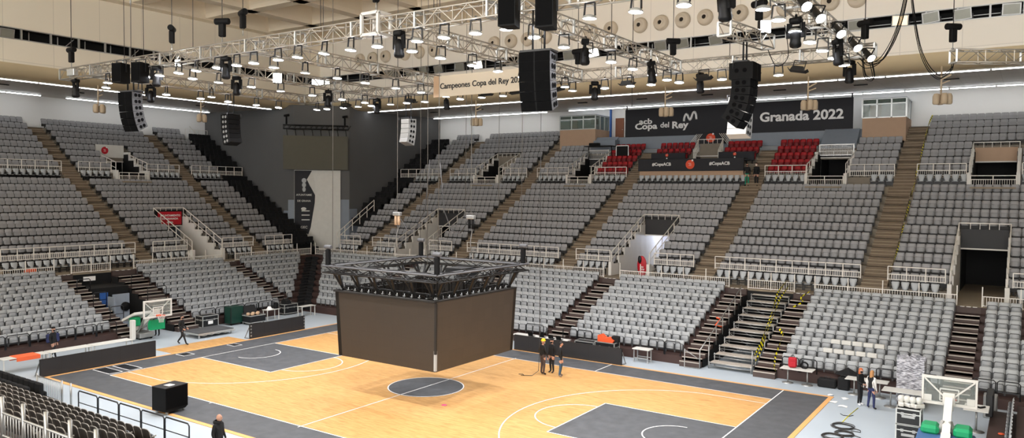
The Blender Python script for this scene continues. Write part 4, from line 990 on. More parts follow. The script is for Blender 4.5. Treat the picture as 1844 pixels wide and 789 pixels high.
for k, x in enumerate(XC): truss((x,YN+.3,ZT),(x,YF-.3,ZT), f'aluminium cross truss between near and far trusses, {nth(k+1)} from left')
truss((13.9,.4,15.35),(14.5,3.9,15.35),'short aluminium truss holding the dark curved speaker array','short trusses')
truss((20.55,9.6,15.1),(25.5,12.9,15.1),'aluminium truss running out of the right edge','short trusses')
# --- wash lights
def wash_proto(loc, label):
    m = MB()
    for s in (-1, 1): m.beam((s*.17,0,-.04),(s*.2,0,-.42),.045,.04)
    m.beam((-.18,0,-.04),(.18,0,-.04),.045,.04); m.beam((0,0,.08),(0,0,-.06),.06,.06)
    o = thing('wash_light', m, 'black_metal', label, 'stage light', loc, 0, 'lit wash lights of the rig')
    h = MB(); h.lathe([(.09,-.38),(.17,-.41),(.205,-.45),(.207,-.497)], 18, cap=False); part('housing', h, 'alu', o)
    l = MB(); l.lathe([(0,-.508),(.1,-.507),(.17,-.505),(.197,-.496)], 18, cap=False)
    part('lens', l, 'lens_lit', o); return o
LAMPS = {}
row = lambda n, pts: LAMPS.__setitem__(n, pts)
row('near long truss', [(x,YN-.15) for x in (-14.2,-13.1,-10.6,-9.7,-8.2,-6.9,-5.4,-4.1,-3.0,-1.5,-.3,1.2,2.6,3.9,5.8,7.0,8.3,9.5,10.9,12.5,14.0,15.4)])
row('far long truss', [(x,YF-.15) for x in (-14.9,-14.0,-12.5,-11.2,-10.1,-8.5,-7.2,-5.8,-3.2,-1.7,-.3,2.0,4.0,5.8,7.2,8.3,9.7,11.7,14.2)])
row('first cross truss from left', [(-16.1,y) for y in (-6.4,-4.6,-3.1,-1.0,.8,2.8,4.5)]+[(-14.8,-1.2)])
row('second cross truss from left', [(-9.25,y) for y in (-6.0,-4.6,-2.7,-.9,1.2,3.4,5.2)])
row('third cross truss from left', [(-3.2,y) for y in (-6.2,-4.5,-2.6,-.8,1.3,3.2,5.3)])
row('fourth cross truss from left', [(4.35,y) for y in (-6.0,-4.3,-2.3,-.5,1.5,3.4,5.2)])
row('fifth cross truss from left', [(9.55,y) for y in (-5.8,-3.8,-2.0,-.1,1.9,3.8,5.5)])
row('right cross truss', [(17.1,y) for y in (-5.8,-4.2,-2.2,-.2,1.6,3.4,5.3)])
wp = None
for nm, pts in LAMPS.items():
    for k, (x, y) in enumerate(pts):
        lb = f'lit wash light under the {nm}, {nth(k+1)} along it'
        rx, ry = random.uniform(-.10,.02), random.uniform(-.06,.06)
        if wp is None: wp = wash_proto((x,y,14.9), lb); o = wp
        else: o = copy_tree(wp, (x,y,14.9), 0, lb, rot=(rx,ry,random.uniform(-.3,.3)))
        key = 'wash_beam_narrow' if x < -8 else 'wash_beam'
        ld = bpy.data.lights.get(key) or bpy.data.lights.new(key, 'SPOT')
        ld.energy = WASH_W*(.75 if x < -8 else 1); ld.spot_size = math.radians(122 if x < -8 else WASH_ANGLE); ld.spot_blend = 1.0; ld.shadow_soft_size = .24; ld.color = (.98,.975,1.0)
        l_ = link('wash_beam', ld, o, (0,0,-.6))
# --- profile spots on the right cross truss, shining at the camera
for k, (x, y) in enumerate([(17.7,-4.0),(17.7,-2.2),(17.75,.6),(17.75,3.6),(17.8,6.2)]):
    lb = f'bright profile spot on the side of the right cross truss, {nth(k+1)} from camera'
    if k == 0:
        m = MB(); m.lathe([(.10,-.3),(.12,.2),(.17,.3),(.17,.34)], 14, 0, (0,0,0), 'X'); pp = thing('profile_spot', m, 'black_metal', lb, 'stage light', (x,y,14.95), 0, 'profile spots of the right truss')
        l = MB(); l.lathe([(0,.365),(.1,.36),(.155,.345)], 14, 0, (0,0,0), 'X', cap=False); part('lens', l, 'lens_hot', pp)
        y_ = MB(); y_.beam((0,-.2,0),(0,-.2,.26),.03,.04); y_.beam((0,.2,0),(0,.2,.26),.03,.04); y_.beam((0,-.2,.26),(0,.2,.26),.04,.03); part('yoke', y_, 'black_metal', pp)
        pp.rotation_euler = (0,.75,-.75)
    else: copy_tree(pp, (x,y,14.95), 0, lb, rot=(0,.75,-.75))
# --- square lit fixture on the outrigger and blinders on the left trusses
for k, ((x, y, z), lb) in enumerate([((14.55,3.3,15.86),'white lit square lamp above the short truss'),((-8.9,-1.4,15.0),'white lit square lamp on the second cross truss'),((-9.0,-6.9,15.0),'white lit square lamp at the left of the near truss')]):
    if k == 0:
        m = MB(); m.bev(-.24,.24,-.05,.2,-.27,.27,.03); bl = thing('blinder', m, 'black_metal', lb, 'stage light', (x,y,z), .7, 'square lit lamps')
        l = MB(); l.bev(-.2,.2,-.07,-.045,-.23,.23,.01); part('lens', l, 'lens_hot', bl)
    else:
        c_ = copy_tree(bl, (x,y,z), .7, lb)
        if k == 2: c_.scale = (.6,.6,.6)
# --- moving heads
def head_proto(loc, label):
    m = MB(); m.bev(-.19,.19,-.14,.14,-.17,.0,.03); m.beam((0,0,.0),(0,0,.1),.1,.06)
    for s in (-1, 1): m.beam((s*.2,0,-.15),(s*.21,0,-.62),.07,.16)
    o = thing('moving_head', m, 'black_plastic', label, 'stage light', loc, 0, 'black moving heads under the rig')
    h = MB(); h.lathe([(.05,-.28),(.14,-.34),(.17,-.5),(.165,-.72),(.19,-.82),(.17,-.9),(.1,-.94)], 14); part('head', h, 'black_gloss', o)
    g = MB(); g.lathe([(0,-.945),(.11,-.935)], 14, cap=False); part('lens', g, 'flood_glass', o)
    b = MB(); b.bev(-.12,.12,-.15,-.13,-.13,-.05,.01); part('display', b, 'black_gloss', o)
    return o
HEADS = [(-17.6,YN,'left end of the near long truss'),(-9.9,YN-.2,'near long truss, second from left'),(-16.3,-3.9,'first cross truss from left'),(-4.9,YN-.1,'near long truss, third from left'),(-9.4,-3.5,'second cross truss, nearer end'),
         (5.0,YN-.2,'near long truss right of the white junction box'),(-9.4,2.5,'second cross truss, farther end'),(-9.8,6.8,'far long truss, leftmost'),(-4.6,7.0,'far long truss behind the cloth banner'),
         (9.8,-2.7,'fifth cross truss, nearer end'),(5.0,7.1,'far long truss, right of the big speaker array'),(9.9,2.9,'fifth cross truss, farther end'),(10.5,7.1,'far long truss left of the dark array'),
         (16.4,-7.1,'near long truss at the top right'),(17.1,-2.2,'right cross truss, nearest camera'),(17.5,2.0,'right cross truss, middle'),(17.0,7.0,'right end of the far long truss')]
hp = None
for x, y, w_ in HEADS:
    lb = f'black moving head hanging from the {w_}'
    if hp is None: hp = head_proto((x,y,14.85), lb)
    else: copy_tree(hp, (x,y,14.85), random.uniform(-1.2,1.2), lb, rot=(random.uniform(-.12,.12),0,random.uniform(-1.2,1.2)))
# --- small dark floods with open barn doors under the far truss
for k, (x, y) in enumerate([(-1.0,6.0),(.9,6.0),(3.2,6.4),(7.3,6.0),(11.0,6.2),(13.2,6.0),(15.2,6.0),(-6.6,6.3),(-11.8,6.1)]):
    lb = f'small unlit black flood under the far long truss at {"left" if x < -5 else "right" if x > 9 else "middle"}, {nth(k+1)}'
    if k == 0:
        m = MB(); m.prism([(-.22,0),(.22,0),(.3,-.2),(-.3,-.2)], -.14, .14, 'Y'); fp = thing('small_flood', m, 'black_metal', lb, 'stage light', (x,y,14.6), 0, 'unlit floods under the far truss')
        d = MB(); d.beam((-.3,0,-.2),(-.42,0,-.1),.28,.02); d.beam((.3,0,-.2),(.42,0,-.1),.28,.02); part('barn_door', d, 'black_metal', fp)
        y_ = MB(); y_.beam((-.24,0,-.05),(-.24,0,.28),.03,.03); y_.beam((.24,0,-.05),(.24,0,.28),.03,.03); y_.beam((-.24,0,.28),(.24,0,.28),.03,.03); part('yoke', y_, 'black_metal', fp)
    else: copy_tree(fp, (x,y,14.6), 0, lb, rot=(random.uniform(-.3,.3),random.uniform(-.2,.2),0))
# --- chain hoists standing above the trusses, each with its chain up to the roof
def hoist_proto(loc, label):
    m = MB(); m.bev(-.13,.13,-.11,.11,-.45,.1,.03); o = thing('chain_hoist', m, 'black_plastic', label, 'hoist', loc, 0, 'chain hoists above the rig')
    a = MB(); a.lathe([(.12,-.32),(.14,-.28),(.14,.28),(.12,.32)], 12, 0, (0,0,.2), 'X'); part('motor', a, 'black_plastic', o)
    h = MB(); h.bar((0,0,-.45),(0,0,-.72),.02,5); h.bar((-.05,0,-.72),(.05,0,-.72),.03,5); part('hook', h, 'steel', o)
    c_ = MB(); c_.bar((0,0,.2),(0,0,23.1-loc[2]),.018,4); part('chain', c_, 'cable_grey', o)
    return o
HO = [(-18.0,YN,16.2,'left end of the near long truss'),(-9.0,YN,16.3,'near long truss over the second cross truss'),(-5.3,YN,16.2,'near long truss, small one left of the double hoist'),(-3.9,YN,16.4,'near long truss, tall one of the pair'),
      (3.7,YN,16.5,'white junction box'),(4.2,YF,16.2,'far long truss behind the big array'),(9.3,YF,16.2,'far long truss, middle right'),(13.9,1.2,16.7,'short truss of the dark array'),(14.3,3.3,16.6,'far end of the short truss'),
      (17.6,YF,16.1,'right end of the far long truss'),(20.5,9.9,16.2,'truss at the right edge'),(9.6,YN,16.5,'near long truss above the big array')]
ho = None
for x, y, z, w_ in HO:
    lb = f'black chain hoist above the {w_}'
    if ho is None: ho = hoist_proto((x,y,z), lb)
    else: copy_tree(ho, (x,y,z), random.uniform(-.8,.8), lb)
# free chains and cables running up to the roof
for k, (x, y, z0) in enumerate([(-14.5,-6.0,15.4),(-12.6,-7.4,15.4),(-11.3,-7.2,15.4),(-7.4,-7.2,15.4),(-1.5,-5,15.4),(.8,YN,15.4),(2.2,-2,15.4),(6.4,YN,15.4),(6.0,-6.4,15.4),(-3.2,0,15.4),(12.0,YF,15.4),(2.6,-3,6.1),(-3.2,-2.9,6.3),(3.2,3.2,6.3),(-3.0,3.0,6.3),(3.1,-2.9,6.3),(-1.2,4.5,8.0),(0.8,4.7,8.2),(9.2,.6,13.2),(9.0,3.0,13)]):
    m = MB(); m.path([(x,y,z0),(x+random.uniform(-.03,.03),y,(z0+23.48)/2),(x,y,23.48)], .016, 4)
    low = z0 < 9
    o = thing('chain', m, 'wire' if low else 'cable_grey', f'thin hanging chain reaching down to the {"cube frame" if low else "light rig"}, {nth(k+1)} of the set', 'chain', group='thin chains from the roof')
    s = MB(); s.bar((x,y,18.5+k*.13),(x,y,18.9+k*.13),.04,5); part('shackle', s, 'steel', o)
# cable looms at the right
def loom(pts, label, n=4, sp=.05):
    m = MB()
    for k in range(n):
        o_ = Vector((random.uniform(-1,1)*sp, random.uniform(-1,1)*sp, random.uniform(-1,1)*sp*1.6))
        P = [Vector(p)+o_*(1+i*.3) for i, p in enumerate(pts)]; Q = []
        for i in range(len(P)-1):
            for t in range(6):
                t /= 6; a, b, c, d = P[max(i-1,0)], P[i], P[i+1], P[min(i+2,len(P)-1)]
                Q.append(.5*((2*b)+(c-a)*t+(2*a-5*b+4*c-d)*t*t+(3*b-a-3*c+d)*t**3))
        Q.append(P[-1]); m.path(Q, .017, 5)
    return thing('cable_loom', m, 'black_plastic', label, 'cables')
loom([(19.3,8.2,22.5),(19.2,8.0,19.5),(18.9,7.6,16.6),(18.4,7.2,15.1),(17.9,6.9,14.8),(17.6,6.75,15.1)], 'thick black cable loom sagging to the right end of the far truss', 5, .1)
loom([(18.6,8.8,22.5),(18.9,8.9,18.5),(19.3,9.2,15.6),(19.9,9.5,14.4),(20.4,9.6,14.6),(20.5,9.7,15.0)], 'black cable loop hanging beside the truss at the right edge', 4, .06)
loom([(17.5,6.9,14.9),(17.6,7.0,14.2),(17.9,7.1,14.1),(17.8,6.9,14.8)], 'short black cable loop under the right end of the far truss', 3, .04)
loom([(14.5,3.9,15.1),(14.8,4.2,14.4),(15.2,4.4,14.8),(15.1,4.2,16.0)], 'thin cable loop at the end of the short truss', 1, .02)
# junction box on the near truss
m = MB()
for a, b in (((3.3,YN-.32,14.85),(3.3,YN-.32,15.6)),((4.1,YN-.32,14.85),(4.1,YN-.32,15.6)),((3.3,YN-.32,14.85),(4.1,YN-.32,14.85)),((3.3,YN-.32,15.6),(4.1,YN-.32,15.6))):
    m.beam(a, b, .1, .1)
    m.beam((a[0],YN+.32,a[2]),(b[0],YN+.32,b[2]),.1,.1)
for x in (3.3,4.1):
    for z in (14.85,15.6): m.beam((x,YN-.32,z),(x,YN+.32,z),.1,.1)
thing('junction_frame', m, 'white_paint', 'white square junction frame in the near long truss', 'frame')
m = MB(); m.bev(-17.9,-17.2,YN-.3,YN-.05,15.0,15.35,.02); thing('distribution_box', m, 'alu', 'small grey power box at the left end of the near truss', 'box')
# --- line arrays
def array(loc, rz, n, label, curve, h=.28, wd=1.05, dp=.62, front='black_plastic', side='speaker_side', frame='black_metal', pole=1.4, sub=0, hole='grille', th0=0.):
    """curved stack of cabinets, front faces -Y; each cabinet is a part with grille and side handles"""
    m = MB(); m.box(-wd/2,wd/2,-.25,.3,-.06,.0)
    for s in (-1, 1): m.bar((s*.2,0,0),(s*.2,0,pole),.035,6); m.bar((s*.48,.3,0),(s*.48,.3,-.3),.02,5)
    o = thing('line_array', m, frame, label, 'loudspeaker', loc, rz)
    y, z, th = 0., -.08, th0
    for k in range(n+sub):
        is_sub = k < sub; hh = .62 if is_sub else h; hc = hh*1.035
        c_ = MB(); w2 = wd/2*(1.08 if is_sub else 1); d2 = dp*(1.25 if is_sub else 1)
        ct, st_ = math.cos(th), math.sin(th)
        def T(x, a, b): return (x, y + a*ct - b*st_, z + a*st_ + b*ct)
        f, bk = -d2*.5, d2*.5; tp = 0 if is_sub else .02
        vs = [T(-w2,f,0),T(w2,f,0),T(w2,f,-hc),T(-w2,f,-hc),T(-w2*.86,bk,-tp),T(w2*.86,bk,-tp),T(w2*.86,bk,-hh+tp),T(-w2*.86,bk,-hh+tp)]
        c_.add(vs, [(3,2,1,0)], 0); c_.add(vs, [(1,2,6,5),(3,0,4,7)], 1); c_.add(vs, [(0,1,5,4),(2,3,7,6),(4,5,6,7)], 2)
        cab = part('subwoofer_cabinet' if is_sub else 'cabinet', c_, [front, side, front], o)
        g = MB(); w3 = w2*.48
        for s in (-1, 1):
            g.add([T(s*.03,f-.012,-.004),T(s*(w2-.02),f-.012,-.004),T(s*(w2-.02),f-.012,-hc+.006),T(s*.03,f-.02,-hc+.006)], [(0,1,2,3) if s < 0 else (3,2,1,0)], 0)
        for s in (-1, 1):
            for q in (-.1, .1):
                n_ = 10; cy = q*d2*1.7
                pts = [T(s*w2*.94, cy+.085*math.cos(2*PI*i/n_), -hh/2+.085*math.sin(2*PI*i/n_)) for i in range(n_)]
                pts = [(s*(abs(p_[0])+.05-.14*w2*(.5+(cy)/d2)), p_[1], p_[2]) for p_ in pts]
                sp_ = MB(); sp_.add(pts, [tuple(range(n_)) if s > 0 else tuple(range(n_))[::-1]], 0); part('side_port', sp_, hole, cab)
        part('grille', g, 'grille' if front == 'black_plastic' else 'seat_back_dark', cab)
        y, z = y + hh*st_, z - hh*ct
        th += curve*(0 if is_sub else (.5+.8*k/n))
    return o
array((10.77,-7.42,13.62), 0.12, 6, 'largest black curved speaker array, hanging in front of the cloth banner', .075, h=.285, pole=1.3, th0=.0)
array((-11.9,-7.5,13.85), .15, 6, 'black curved speaker array with grey holed side, below the left of the rig', .11, h=.29, wd=.95, pole=1.0)
array((-16.25,1.1,13.75), -PI/2, 6, 'dark speaker array turned away, in front of the grey corner wall', .07, h=.29, wd=.95, pole=1.2, side='black_plastic', hole='steel')
array((-7.4,6.95,13.6), PI, 5, 'small pale wrapped speaker array above the left end of the far stand', .09, h=.3, wd=.7, front='steel', side='steel', pole=1.3)
array((12.45,6.95,13.7), PI, 6, 'white wrapped speaker array seen behind the dark curved one', .06, h=.3, wd=1.0, front='white_paint', side='steel', pole=1.2)
array((14.15,2.1,14.35), PI/2, 6, 'dark strongly curved speaker array with square bass box on top', .13, h=.29, wd=.95, dp=.75, sub=1, side='black_plastic', pole=.8)
for (x, y, z), lb in zip(((-11.6,-8.1,14.62),(-10.6,-7.75,14.62),(10.2,-8.15,14.75),(11.4,-7.95,14.62)),('black point loudspeaker hung at the left array, outer one','black point loudspeaker hung at the left array, inner one','black point loudspeaker above the big array, left one','black point loudspeaker above the big array, right one')):
    m = MB(); m.prism([(-.28,-.3),(.28,-.3),(.2,.3),(-.2,.3)], -.5, .4, 'Z')
    o = thing('point_speaker', m, 'black_plastic', lb, 'loudspeaker', (x,y,z), .2, 'point loudspeakers over the arrays')
    g = MB(); g.box(-.25,.25,-.315,-.3,-.45,.35); part('grille', g, 'grille', o)
    b = MB(); b.beam((-.3,0,0),(-.3,0,.55),.03,.06); b.beam((.3,0,0),(.3,0,.55),.03,.06); b.beam((-.3,0,.55),(.3,0,.55),.06,.03); part('bracket', b, 'black_metal', o)
# ================================================================== VIDEO CUBE
cube = tag(link('video_cube', None, None, (.25,-.2,0)), 'hanging four-sided video cube with brown dark screens above the centre circle', 'video screen')
HB, HTp, zb, zt = 2.86, 2.98, 1.72, 4.66
def wallq(p, q, nrm, mat_, t=.22):
    """one screen wall, slightly wider at the top"""
    m = MB(); (ax, ay), (bx, by) = p, q; n = Vector(nrm)
    kb, kt = HB, HTp
    A = [Vector((ax*kb,ay*kb,zb)),Vector((bx*kb,by*kb,zb)),Vector((bx*kt,by*kt,zt)),Vector((ax*kt,ay*kt,zt))]
    m.add(A+[a-n*t for a in A], [(0,1,2,3),(7,6,5,4),(0,4,5,1),(1,5,6,2),(2,6,7,3),(3,7,4,0)])
    return m
g = .985
part('screen', wallq((-1,-1),(g,-1),(0,-1,0),0), 'led_tile_front', cube); part('screen', wallq((1,-g),(1,1),(1,0,0),0), 'led_tile_side_lit', cube)
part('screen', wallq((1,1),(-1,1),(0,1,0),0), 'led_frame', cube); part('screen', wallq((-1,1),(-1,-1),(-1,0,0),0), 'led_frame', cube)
m = MB(); m.beam((2.84,-2.84,zb+.02),(2.96,-2.96,zt-.05),.09,.09); m.beam((2.845,-2.845,zb+.05),(2.87,-2.87,zb+.9),.1,.1,1); part('corner_post', m, ['led_frame','seat_light'], cube)
m = MB()
for s in (-1, 1):
    m.box(-2.98,2.98,s*2.98-.12,s*2.98+.02,zt,zt+.07); m.box(s*2.98-.12,s*2.98+.02,-2.98,2.98,zt,zt+.07)
part('top_rail', m, 'led_frame', cube)
# inner support frames and bumpers visible over the edge
m = MB()
for s in (-1, 1):
    for k in range(13):
        t = -2.8+5.6*k/12
        for a in (.0,.35): m.beam((t,s*(2.7-a),zt-1.2),(t,s*(2.7-a),zt+.25),.05,.05); m.beam((s*(2.7-a),t,zt-1.2),(s*(2.7-a),t,zt+.25),.05,.05)
        m.beam((t,s*2.7,zt+.2),(t,s*2.2,zt+.05),.05,.05); m.beam((s*2.7,t,zt+.2),(s*2.2,t,zt+.05),.05,.05)
    for z in (zt+.22,zt-.4): m.beam((-2.8,s*2.5,z),(2.8,s*2.5,z),.07,.07); m.beam((s*2.5,-2.8,z),(s*2.5,2.8,z),.07,.07)
part('support_frame', m, 'truss_black', cube)
m = MB()
for s in (-1, 1):
    for k in range(14):
        t = -2.75+5.5*k/13
        for x, y in ((t,s*2.8),(s*2.8,t)): m.beam((x-.05,y,zt+.10),(x+.05,y,zt+.10),.06,.03); m.bar((x,y,zt+.05),(x+.02,y,zt+.2),.018,5)
part('clamp', m, 'alu', cube)
# ring truss over the cube, legs, corner hoists
zr = 5.68; hr = 3.2
m = MB(); lc = MB(); mt = MB()
for s in (-1, 1):
    for ax in (0, 1):
        for zz in (-.15,.15):
            for o_ in (-.2,.2):
                P = [(-hr-.15,s*hr+o_,zr+zz),(hr+.15,s*hr+o_,zr+zz)]
                if ax: P = [(b,a,c) for a,b,c in P]
                (mt if zz > 0 else m).bar(P[0],P[1],.045 if zz > 0 else .035,6)
        n = 9
        for k in range(n):
            t0, t1 = -hr+2*hr*k/n, -hr+2*hr*(k+1)/n
            for o_ in (-.2,.2):
                a, b = (t0,s*hr+o_,zr+(-.15 if k%2 else .15)), (t1,s*hr+o_,zr+(.15 if k%2 else -.15))
                a2, b2 = (t0,s*hr+(-.2 if k%2 else .2),zr+o_), (t1,s*hr+(.2 if k%2 else -.2),zr+o_)
                for p_, q_ in ((a,b),(a2,b2)):
                    if ax: p_, q_ = (p_[1],p_[0],p_[2]), (q_[1],q_[0],q_[2])
                    lc.bar(p_,q_,.022,4)
part('ring_truss', m, 'truss_black', cube); part('top_chord', mt, 'speaker_side', cube); part('ring_lacing', lc, 'truss_black', cube)
m = MB()
for s in (-1, 1):
    for k in range(6):
        t = -2.7+5.4*k/5
        for x, y in ((t,s*hr),(s*hr,t)):
            x2, y2 = (t, s*2.75) if y == s*hr and abs(x) <= 2.71 and (x, y) == (t, s*hr) else (s*2.75, t)
            dx, dy = (.16, 0) if y2 == s*2.75 and x2 == t else (0, .16)
            m.beam((x-dx,y-dy,zr-.15),(x2,y2,zt+.1),.09,.07); m.beam((x+dx,y+dy,zr-.15),(x2,y2,zt+.1),.09,.07)
part('hanging_leg', m, 'truss_black', cube)
for x, y, w_ in ((-hr,-hr,'left'),(hr,-hr,'front'),(hr,hr,'right'),(-hr,hr,'rear')):
    m = MB(); m.bev(x-.1,x+.1,y-.1,y+.1,zr+.15,zr+.9,.03); m.bar((x,y,zr+.9),(x,y,zr+1.05),.05,6); h_ = part('hoist', m, 'black_plastic', cube)
    m = MB(); m.lathe([(.08,-.2),(.10,-.17),(.10,.17),(.08,.2)],12,0,(x,y,zr+1.0),'X'); part('hoist_motor', m, 'speaker_side', h_)
m = MB(); m.box(-.1,.9,1.4,2.4,zr-.4,zr-.1); m.box(1.2,1.7,.6,1.6,zr-.5,zr-.15); part('power_case', m, 'case_black', cube)
for k, ((x, y, z), lb) in enumerate([((-5.0,3.4,7.9),'twin hoist motors hanging left above the cube ring'),((-.9,4.6,7.8),'twin hoist motors hanging right above the cube ring')]):
    m = MB(); m.bar((x-.1,y,z-.5),(x-.1,y,z),.08,8); m.bar((x+.12,y,z-.5),(x+.12,y,z),.08,8)
    o = thing('hoist_pair', m, 'tan' if k == 0 else 'black_plastic', lb, 'hoist', group='hoist pairs above the cube')
    b = MB(); b.bev(x-.25,x+.25,y-.12,y+.12,z,z+.2,.03); part('crossbar', b, 'steel', o)
    c_ = MB(); c_.bar((x,y,z+.2),(x,y,23.48),.018,4); c_.path([(x+.1,y,z-.5),(x+.2,y-.3,z-1.2),(x+.5,y-.6,zr+.3)], .03, 5); part('chain', c_, 'wire', o)
    l_ = MB(); s = 1 if k == 0 else -1
    l_.path([(x+s*.2,y,z-.1),(x+s*.7,y,z-.75),(x+s*1.3,y,z-.65),(x+s*1.9,y+.1,z+.4),(x+s*2.2,y+.1,z+3)], .028, 5); part('cable', l_, 'cable_grey', o)
# ================================================================== PEOPLE
def person(loc, rz, label, pose, mats, hair='hair_black', extra=None, h=1.75):
    """one continuous figure facing -Y.  pose: joint overrides; mats: torso, arm, leg, shoe"""
    k = h/1.75
    J = dict(pel=(0,0,.95), wst=(0,.0,1.08), chs=(0,.01,1.30), nck=(0,.01,1.47), ska=(0,-.01,1.53),
             shL=(.175,.01,1.40), elL=(.23,.03,1.12), wrL=(.22,-.06,.88), shR=(-.175,.01,1.40), elR=(-.23,.03,1.12), wrR=(-.22,-.06,.88),
             hiL=(.09,0,.90), knL=(.10,-.02,.50), anL=(.10,.02,.09), toL=(.12,-.13,.04), hiR=(-.09,0,.90), knR=(-.10,-.02,.50), anR=(-.10,.02,.09), toR=(-.12,-.13,.04))
    J.update(pose or {}); head = (pose or {}).get('head', (0,-.02,1.635)); J.pop('head', None); hyaw = J.pop('hyaw', 0); J.pop('hyaw', None)
    wide = J.pop('wide', 1.0)
    J = {n: Vector(p) for n, p in J.items()}
    RAD = dict(pel=(.155,.12), wst=(.14,.11), chs=(.165,.12), nck=(.058,.058), ska=(.056,.056), shL=(.078,.078), elL=(.055,.055), wrL=(.034,.034), hiL=(.098,.1), knL=(.064,.066), anL=(.047,.05), toL=(.045,.035))
    for n in list(RAD):
        if n.endswith('L'): RAD[n[:-1]+'R'] = RAD[n]
    ED = [('pel','wst'),('wst','chs'),('chs','nck'),('nck','ska'),('chs','shL'),('shL','elL'),('elL','wrL'),('chs','shR'),('shR','elR'),('elR','wrR'),
          ('pel','hiL'),('hiL','knL'),('knL','anL'),('anL','toL'),('pel','hiR'),('hiR','knR'),('knR','anR'),('anR','toR')]
    names = list(J); vs = [J[n] for n in names]; rad = [RAD[n] for n in names]; ed = [(names.index(a), names.index(b)) for a, b in ED]
    # hands: palm and five short bent fingers
    for sd in 'LR':
        w_, e_ = J['wr'+sd], J['el'+sd]; d = (w_-e_).normalized(); sgn = 1 if sd == 'L' else -1
        side = Vector((0,-1,0)); side = (side-d*side.dot(d)).normalized(); nrm = d.cross(side)*sgn
        p = len(vs); vs.append(w_+d*.075); rad.append((.034,.024)); ed.append((names.index('wr'+sd), p))
        for q, (o_, l_) in enumerate(((-.030,.062),(-.010,.074),(.010,.07),(.029,.055))):
            a = len(vs); vs += [w_+d*.10+side*o_*-1, w_+d*(.10+l_*.55)+side*o_*-1.1+nrm*.006, w_+d*(.10+l_)+side*o_*-1.1+nrm*.024]; rad += [(.012,.012),(.0115,.0115),(.011,.011)]
            ed += [(p,a),(a,a+1),(a+1,a+2)]
        a = len(vs); vs += [w_+d*.045+side*.035, w_+d*.085+side*.052+nrm*.01]; rad += [(.013,.013),(.0115,.0115)]; ed += [(p,a),(a,a+1)]
    me = bpy.data.meshes.new('tmp'); me.from_pydata([tuple(v) for v in vs], ed, [])
    o = bpy.data.objects.new('tmp', me); COL.objects.link(o)
    sk = o.modifiers.new('s', 'SKIN'); sk.use_smooth_shade = True
    for i, r in enumerate(rad):
        me.skin_vertices[0].data[i].radius = (r[0]*(wide if i < 3 else 1), r[1]*(wide if i < 3 else 1))
    me.skin_vertices[0].data[0].use_root = True
    su = o.modifiers.new('u', 'SUBSURF'); su.levels = 1
    dg = bpy.context.evaluated_depsgraph_get(); body = bpy.data.meshes.new_from_object(o.evaluated_get(dg))
    bpy.data.objects.remove(o); 
    # head with face
    bm = bmesh.new(); bm.from_mesh(body); bmesh.ops.recalc_face_normals(bm, faces=bm.faces)
    hm = bmesh.new(); bmesh.ops.create_uvsphere(hm, u_segments=28, v_segments=20, radius=1)
    hd = Vector(head); Rz = Matrix.Rotation(hyaw, 3, 'Z')
    for v in hm.verts:
        x, y, z = v.co
        f = max(0, -y)
        sx, sy, sz = .076, .098, .118
        if z < 0: sx *= 1-.22*(-z)**1.2; sy *= 1-.10*(-z)
        X, Y, Z = x*sx, y*sy, z*sz
        nose = math.exp(-((x/.17)**2+((z+.16)/.20)**2))*f; Y -= .024*nose*(1.2 if z < -.12 else .8)
        for ex in (-.42,.42): Y += .012*math.exp(-(((x-ex)/.2)**2+((z-.06)/.13)**2))*f
        Y -= .006*math.exp(-((z-.24)/.1)**2)*f
        Y -= .008*math.exp(-((x/.32)**2+((z+.52)/.1)**2))*f; Y += .004*math.exp(-((x/.35)**2+((z+.58)/.03)**2))*f
        Y -= .012*math.exp(-((x/.3)**2+((z+.85)/.16)**2))
        v.co = Rz @ Vector((X,Y,Z)) + hd
    for sgn in (-1, 1):
        r_ = bmesh.ops.create_uvsphere(hm, u_segments=10, v_segments=8, radius=1)
        for v in r_['verts']: v.co = Rz @ Vector((sgn*.076+v.co.x*.010, .012+v.co.y*.021, -.008+v.co.z*.032)) + hd
    t = bpy.data.meshes.new('t2'); hm.to_mesh(t); hm.free(); bm.from_mesh(t); bpy.data.meshes.remove(t)
    bm.to_mesh(body); bm.free()
    o = bpy.data.objects.new('person', body); COL.objects.link(o)
    rm = o.modifiers.new('r', 'REMESH'); rm.mode = 'VOXEL'; rm.voxel_size = .0115; rm.use_smooth_shade = True
    sm = o.modifiers.new('sm', 'SMOOTH'); sm.iterations = 2; sm.factor = .4
    dg = bpy.context.evaluated_depsgraph_get(); fin = bpy.data.meshes.new_from_object(o.evaluated_get(dg)); o.modifiers.clear(); o.data = fin; bpy.data.meshes.remove(body)
    # materials by nearest bone
    n = len(fin.polygons); C = np.empty(n*3); fin.polygons.foreach_get('center', C); C = C.reshape(-1,3)
    def seg(a, b):
        a, b = np.array(J[a]), np.array(J[b]); ab = b-a; tt = np.clip(((C-a)@ab)/(ab@ab), 0, 1); return np.linalg.norm(C-(a+tt[:,None]*ab), axis=1), tt
    best = np.full(n, 9.); idx = np.zeros(n, int)
    SEG = [(1,'pel','wst'),(1,'wst','chs'),(1,'chs','nck'),(2,'shL','elL'),(2,'elL','wrL'),(2,'shR','elR'),(2,'elR','wrR'),(1,'chs','shL'),(1,'chs','shR'),(3,'hiL','knL'),(3,'knL','anL'),(3,'hiR','knR'),(3,'knR','anR'),(4,'anL','toL'),(4,'anR','toR')]
    for mi, a, b in SEG:
        d, tt = seg(a, b); up = d < best; best[up] = d[up]; idx[up] = mi
    for w_, e_ in (('wrL','elL'),('wrR','elR')):
        w = np.array(J[w_]); dd = np.array(J[w_]-J[e_]); dd /= np.linalg.norm(dd); q = C-w; al = q@dd; idx[(al > .005) & (np.linalg.norm(q, axis=1) < .20)] = 0
